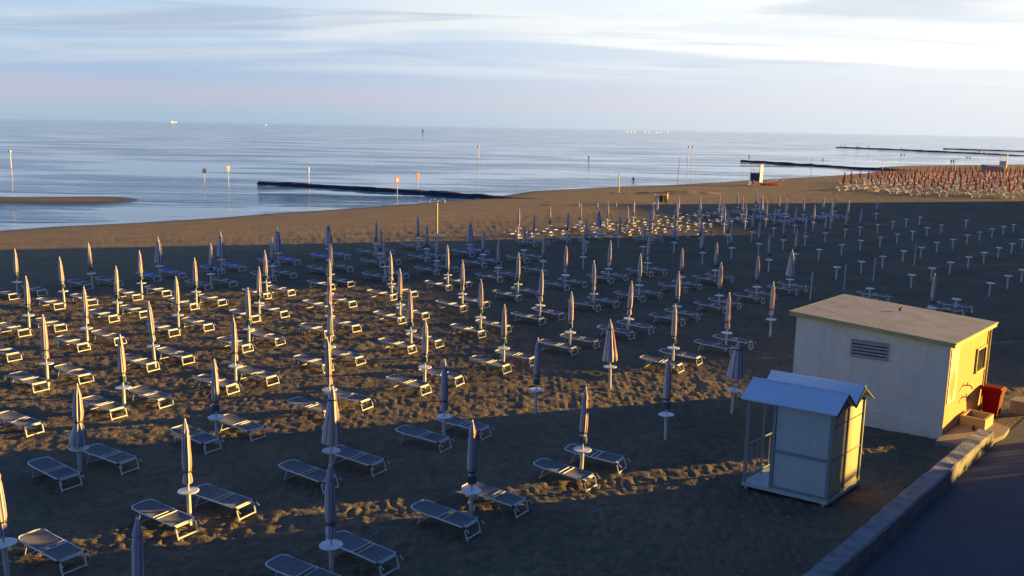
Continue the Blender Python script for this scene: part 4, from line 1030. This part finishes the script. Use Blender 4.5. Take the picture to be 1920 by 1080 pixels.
# ------------------------------------------------------------------ breakwaters of dark rock
M_ROCK = mat('wet_dark_rock', (0.035, 0.037, 0.042), 0.85, noise=((0.02, 0.02, 0.024), .8), nscale=.6)
def groin(pts, w, h, label, step=1.6, seed=1):
    rnd = random.Random(seed); P = [Vector(p) for p in pts]; ring = []
    for a, b in zip(P[:-1], P[1:]):
        n = max(1, int((b - a).length / step))
        for i in range(n): ring.append((a.lerp(b, i / n), (b - a).normalized()))
    ring.append((P[-1], (P[-1] - P[-2]).normalized())); vs = []
    for c, t in ring:
        nn = Vector((-t.y, t.x)); k = rnd.uniform(.85, 1.15) * (1 if ring.index((c, t)) < .8 * len(ring) else 1 - .65 * (ring.index((c, t)) / len(ring) - .8) / .2)
        for o, z in ((-w / 2, -.8), (-w * .42, .35 * h), (-w * .22, h), (w * .2, h), (w * .42, .35 * h), (w / 2, -.8)):
            q = c + nn * (o * rnd.uniform(.85, 1.15)); vs.append((q.x, q.y, SEA_Z + z * rnd.uniform(.75, 1.2) * k))
    m = 6; fs = [(i * m + a, i * m + (a + 1) % m, (i + 1) * m + (a + 1) % m, (i + 1) * m + a) for i in range(len(ring) - 1) for a in range(m)]
    fs += [tuple(range(m)), tuple(range((len(ring) - 1) * m, len(ring) * m))]
    mb = MB(); mb.add(vs, fs); return tag(mb.build('breakwater', M_ROCK), label, 'breakwater')
def gp(px, py): v = at(px, py, SEA_Z + .2); return (v.x, v.y)
groin([gp(490, 342), gp(600, 348.5), gp(780, 359), gp(900, 368), gp(1012, 373.5)], 2.6, .48, 'dark rock breakwater running from the beach into the near water')
groin([gp(1393, 302), gp(1560, 312), gp(1640, 317), gp(1720, 321)], 3.0, .55, 'dark rock breakwater behind the lifeguard tower', 3, 2)
groin([gp(1570, 276), gp(1700, 281.5), gp(1840, 288), gp(1935, 292.5)], 4, .65, 'long thin breakwater farther along the coast', 6, 3)
groin([gp(1770, 279), gp(1850, 281.5), gp(1960, 285)], 4, .65, 'farthest thin breakwater at the right edge', 6, 4)
# people standing on the third breakwater, and small floats
for n_, (px, lab) in enumerate(((1578, 'leftmost tiny figure standing on the long far breakwater'), (1584.5, 'tiny figure second from left on the far breakwater'), (1606, 'tiny figure third from left on the far breakwater'), (1609, 'tiny figure fourth from left on the far breakwater'), (1628.5, 'tiny figure fifth from left on the far breakwater'), (1690, 'rightmost tiny figure on the long far breakwater'))):
    g = at(px, 275.5 + (px - 1570) * .0465, SEA_Z + 1.1); person((g.x, g.y, SEA_Z + 1.1), R(60 * n_), 'stand', M_CLOTH, M_CLOTH, lab, 'people on the far breakwater', 1.75)
for n_, (px, py, lab) in enumerate(((1690, 290, 'left float of the pair below the far breakwater'), (1695.5, 290.2, 'right float of the pair below the far breakwater'), (1813, 295.3, 'left float of the pair before the farther breakwaters'), (1818.5, 295.3, 'right float of the pair before the farther breakwaters'), (1836.5, 285, 'left float between the two farthest breakwaters'), (1845, 285.6, 'right float between the two farthest breakwaters'))):
    g = at(px, py, SEA_Z); r_ = g.y / FPX * 1.2; mb = MB(); mb.lathe([(.05, -.3), (r_, .0), (r_ * .9, r_), (r_ * .3, r_ * 1.5), (.03, r_ * 1.6)], seg=8)
    tag(mb.build('float_buoy', M_DARK, loc=g), 'small dark ' + lab, 'buoy', 'small dark floats')

# ------------------------------------------------------------------ vessels
M_HULL = mat('white_hull', (0.8, 0.8, 0.76), 0.4); M_SAIL = mat('hazed_sail', (0.34, 0.42, 0.55), 0.8)  # sail colour faded blue-grey to stand for distant haze
def ship(px, py, L_, label, name, dist):
    d = (at(px, py, 0) - Vector((0, 0, 0))); d = Vector((d.x, d.y, 0)).normalized() * dist
    root = empty(name, (d.x, d.y, SEA_Z), R(42)); tag(root, label, 'ship' if L_ > 20 else 'boat')
    hl = [(-.5, -.08), (.36, -.08), (.5, 0), (.36, .08), (-.5, .08)]
    mb = MB(); n = 5; z1 = L_ * .10
    mb.add([(x * L_ * .93, y * L_, -1) for x, y in hl] + [(x * L_, y * L_ * 1.1, z1) for x, y in hl], [tuple(range(n))[::-1], tuple(range(n, 2 * n))] + [(i, (i + 1) % n, n + (i + 1) % n, n + i) for i in range(n)])
    mb.build('hull', M_HULL, root)
    mb = MB(); mb.box((-L_ * .2, 0, z1 + L_ * .06), (L_ * .3, L_ * .12, L_ * .12)); mb.box((-L_ * .22, 0, z1 + L_ * .15), (L_ * .16, L_ * .1, L_ * .06)); mb.build('superstructure', M_HULL, root)
    if L_ > 20:
        mb = MB(); mb.box((L_ * .12, 0, z1 + L_ * .025), (L_ * .25, L_ * .1, L_ * .05)); mb.build('cargo', M_CREAM, root)
        mb = MB(); mb.tube([(-L_ * .2, 0, z1 + L_ * .17), (-L_ * .2, 0, z1 + L_ * .30)], L_ * .008, 5); mb.build('mast', M_FRAME, root)
ship(325.5, 229, 44, 'white ship on the horizon at the left', 'cargo_ship', 6500)
ship(499, 234.2, 13, 'small white motorboat far out below the horizon', 'motorboat', at(499, 234.6, SEA_Z).length if at(499, 234.6, SEA_Z).y > 0 else 2500)
for n_, (px, w_, lab) in enumerate(((1171, 1, 'brightest and leftmost of the distant white sails'), (1177, 1, 'second from the left of the distant white sails'), (1184, .8, 'third from the left of the distant white sails'), (1203.5, .7, 'fourth from the left of the distant white sails'),
                                    (1210.5, .8, 'fifth from the left of the distant white sails'), (1225, .7, 'sixth from the left of the distant white sails'), (1231, .7, 'seventh from the left of the distant white sails'), (1245, .6, 'rightmost of the distant white sails'))):
    d = at(px, 400, 0); d = Vector((d.x, d.y, 0)).normalized() * 3600
    root = empty('sailboat', (d.x, d.y, SEA_Z), R(48)); tag(root, lab, 'sailboat', 'distant sailing boats')
    mb = MB(); mb.prism([(-2.5, -.6), (2, -.7), (3, 0), (2, .7), (-2.5, .6)], -.5, .9); mb.build('hull', M_HULL, root)
    mb = MB(); mb.add([(-.2, .1, 2.2), (-.2, -.1, 2.2), (0.1, 0, 13), (-2.6 * w_, .1, 2.4), (-2.6 * w_, -.1, 2.4), (.3, .1, 2.2), (1.6, 0, 1.8), (.3, 0, 10)], [(0, 3, 2), (1, 2, 4), (0, 1, 4, 3), (5, 6, 7)]); mb.build('sail', M_SAIL, root)
    mb = MB(); mb.tube([(0.1, 0, 1), (0.1, 0, 13.4)], .12, 5); mb.build('mast', M_FRAME, root)
# dark sea marker frame on two legs
g = at(792.5, 250, SEA_Z); root = empty('marker_frame', g, R(20)); tag(root, 'dark two legged marker frame far out on the sea', 'marker')
for sx in (-1, 1): mb = MB(); mb.tube([(sx * .9, 0, -.5), (sx * .8, 0, 4.6)], .26, 6); mb.build('leg', M_DARK, root)
mb = MB(); mb.box((0, 0, 3.7), (2.2, .5, 1.3)); mb.build('board', M_DARK, root)
mb = MB(); mb.box((0, 0, 1.5), (1.6, .3, .3)); mb.build('brace', M_DARK, root)

# ------------------------------------------------------------------ rope along the front of the umbrella field
a, b = at(1086, 388.5), at(1224, 388); root = empty('rope_fence', (a.x, a.y, 0)); tag(root, 'low rope stretched between thin stakes on the sand by the bin stand', 'rope fence')
dv = b - a; mb = MB(); mb.tube([dv * t + Vector((0, 0, .62 - .10 * abs(math.sin(t * 4 * math.pi)))) for t in [i / 24 for i in range(25)]], .025, 4); mb.build('rope', M_DARK, root)
for k in range(5): mb = MB(); p = dv * (k / 4); mb.tube([p, p + Vector((0, 0, .66))], .035, 5); mb.build('stake', M_FRAME, root)

# ------------------------------------------------------------------ the red beach club
def red_umbrella(m, seed):
    root = empty('red_umbrella', (0, 0, -50)); rnd = random.Random(seed)
    mb = MB(); mb.tube([(0, 0, 0), (0, 0, 2.4)], .03, 6); mb.build('pole', M_FRAME, root)
    mb = MB(); mb.lathe([(.02, 2.5), (.07, 2.35), (.12, 2.0), (.15, 1.5), (.17, 1.1)], seg=10)
    mb.v = [(x * rnd.uniform(.8, 1.15), y * rnd.uniform(.8, 1.15), z) for x, y, z in mb.v]; mb.build('canopy', m, root)
    return proto(root)
RU = [red_umbrella(M_RED, 1), red_umbrella(M_RED, 2), red_umbrella(M_RED, 3)]; OU = red_umbrella(M_ORANGE, 4)
def small_bed(m):
    root = empty('beach_bed', (0, 0, -50))
    mb = MB(); mb.box((.15, 0, .36), (1.3, .6, .05)); mb.box((-.75, 0, .48), (.62, .6, .05), 0, 0, R(28)); mb.build('fabric', m, root)
    mb = MB(); mb.box((.1, .27, .325), (1.4, .04, .03)); mb.box((.1, -.27, .325), (1.4, .04, .03))
    for x in (-.4, .6):
        mb.box((x, -.27, .17), (.05, .05, .33)); mb.box((x, .27, .17), (.05, .05, .33)); mb.box((x, 0, .05), (.05, .55, .04))
    mb.build('frame', M_DISK, root); return proto(root)
M_SLINGW = mat('white_mesh_fabric', (0.55, 0.52, 0.50), .8)
SBD = [small_bed(M_SLINGC), small_bed(M_SLINGW)]; YBD = small_bed(M_SLINGY)
def inside(px, py, poly):
    c = False; n = len(poly)
    for i in range(n):
        (x0, y0), (x1, y1) = poly[i], poly[(i + 1) % n]
        if (y0 > py) != (y1 > py) and px < (x1 - x0) * (py - y0) / (y1 - y0) + x0: c = not c
    return c
POLY = [(1566, 345), (1574, 357), (1625, 361), (1700, 366), (1800, 369), (1880, 372), (1990, 374), (1990, 327), (1760, 327), (1690, 332), (1640, 337)]
nu = nb = 0; rnd = random.Random(21); yel = [(1640, 359), (1815, 366), (1870, 371)]
U1, U2 = Vector((0.66, 0.752)) * 4.4, Vector((-0.80, 0.60)) * 4.2; O_ = Vector((66, 164))
for i in range(-4, 40):
    for jj in range(-16, 12):
        p = O_ + U1 * (i + .5 * (jj % 2)) + U2 * jj; px, py = pix((p.x, p.y, 0))
        if p.y < 60 or not inside(px, py, POLY) or px > 1935: continue
        p = p + Vector((rnd.uniform(-.3, .3), rnd.uniform(-.3, .3)))
        if nu < 290:
            pr = RU[rnd.randrange(3)] if rnd.random() > .03 else OU
            o = place(pr, 'r', (p.x, p.y, 0), rnd.uniform(0, 6)); nu += 1
            if pr is OU: tag(o, 'closed orange umbrella among the red ones on the far beach', 'umbrella', 'orange umbrellas of the far beach club')
            else: tag(o, 'closed red umbrella of the crowded far beach club', 'umbrella', 'red umbrellas of the far beach club')
        for s in (-1, 1):
            if nb >= 290 or rnd.random() < .12: continue
            q = p + Vector((-.3, -.6)) + Vector((.53, .85)) * s * .75 + Vector((rnd.uniform(-.2, .2), rnd.uniform(-.2, .2)))
            k = rnd.random(); pr = SBD[0] if k < .55 else SBD[1]
            o = place(pr, 's', (q.x, q.y, 0), BED_ANG + rnd.uniform(-.1, .1)); nb += 1
            tag(o, ('cream' if pr is SBD[0] else 'white') + ' sunbed under the red umbrellas of the far beach club', 'sunbed', ('cream' if pr is SBD[0] else 'white') + ' sunbeds of the far beach club')
for n_, (px, py) in enumerate(yel):
    g = at(px, py); o = place(YBD, 'y', g, BED_ANG); tag(o, f"bright yellow sunbed at the near edge of the red umbrellas, {('leftmost', 'middle', 'rightmost')[n_]} of three", 'sunbed', 'yellow sunbeds')
print('RED', nu, nb)
mb = MB(); c = at(1858, 322)
mb.add([(-2.6, -2, 0), (2.6, -2, 0), (2.6, 2, 0), (-2.6, 2, 0), (-2.2, -1.6, 1.7), (2.2, -1.6, 1.5), (2.0, 1.6, 1.9), (-2.0, 1.6, 2.0)], [(0, 1, 5, 4), (1, 2, 6, 5), (2, 3, 7, 6), (3, 0, 4, 7), (4, 5, 6, 7)])
tag(mb.build('covered_stack', mat('grey_tarpaulin', (0.16, 0.18, 0.26), .8, noise=((.25, .27, .35), .9)), loc=c), 'grey blue tarpaulin covering a stack left of the cream tower', 'tarpaulin')
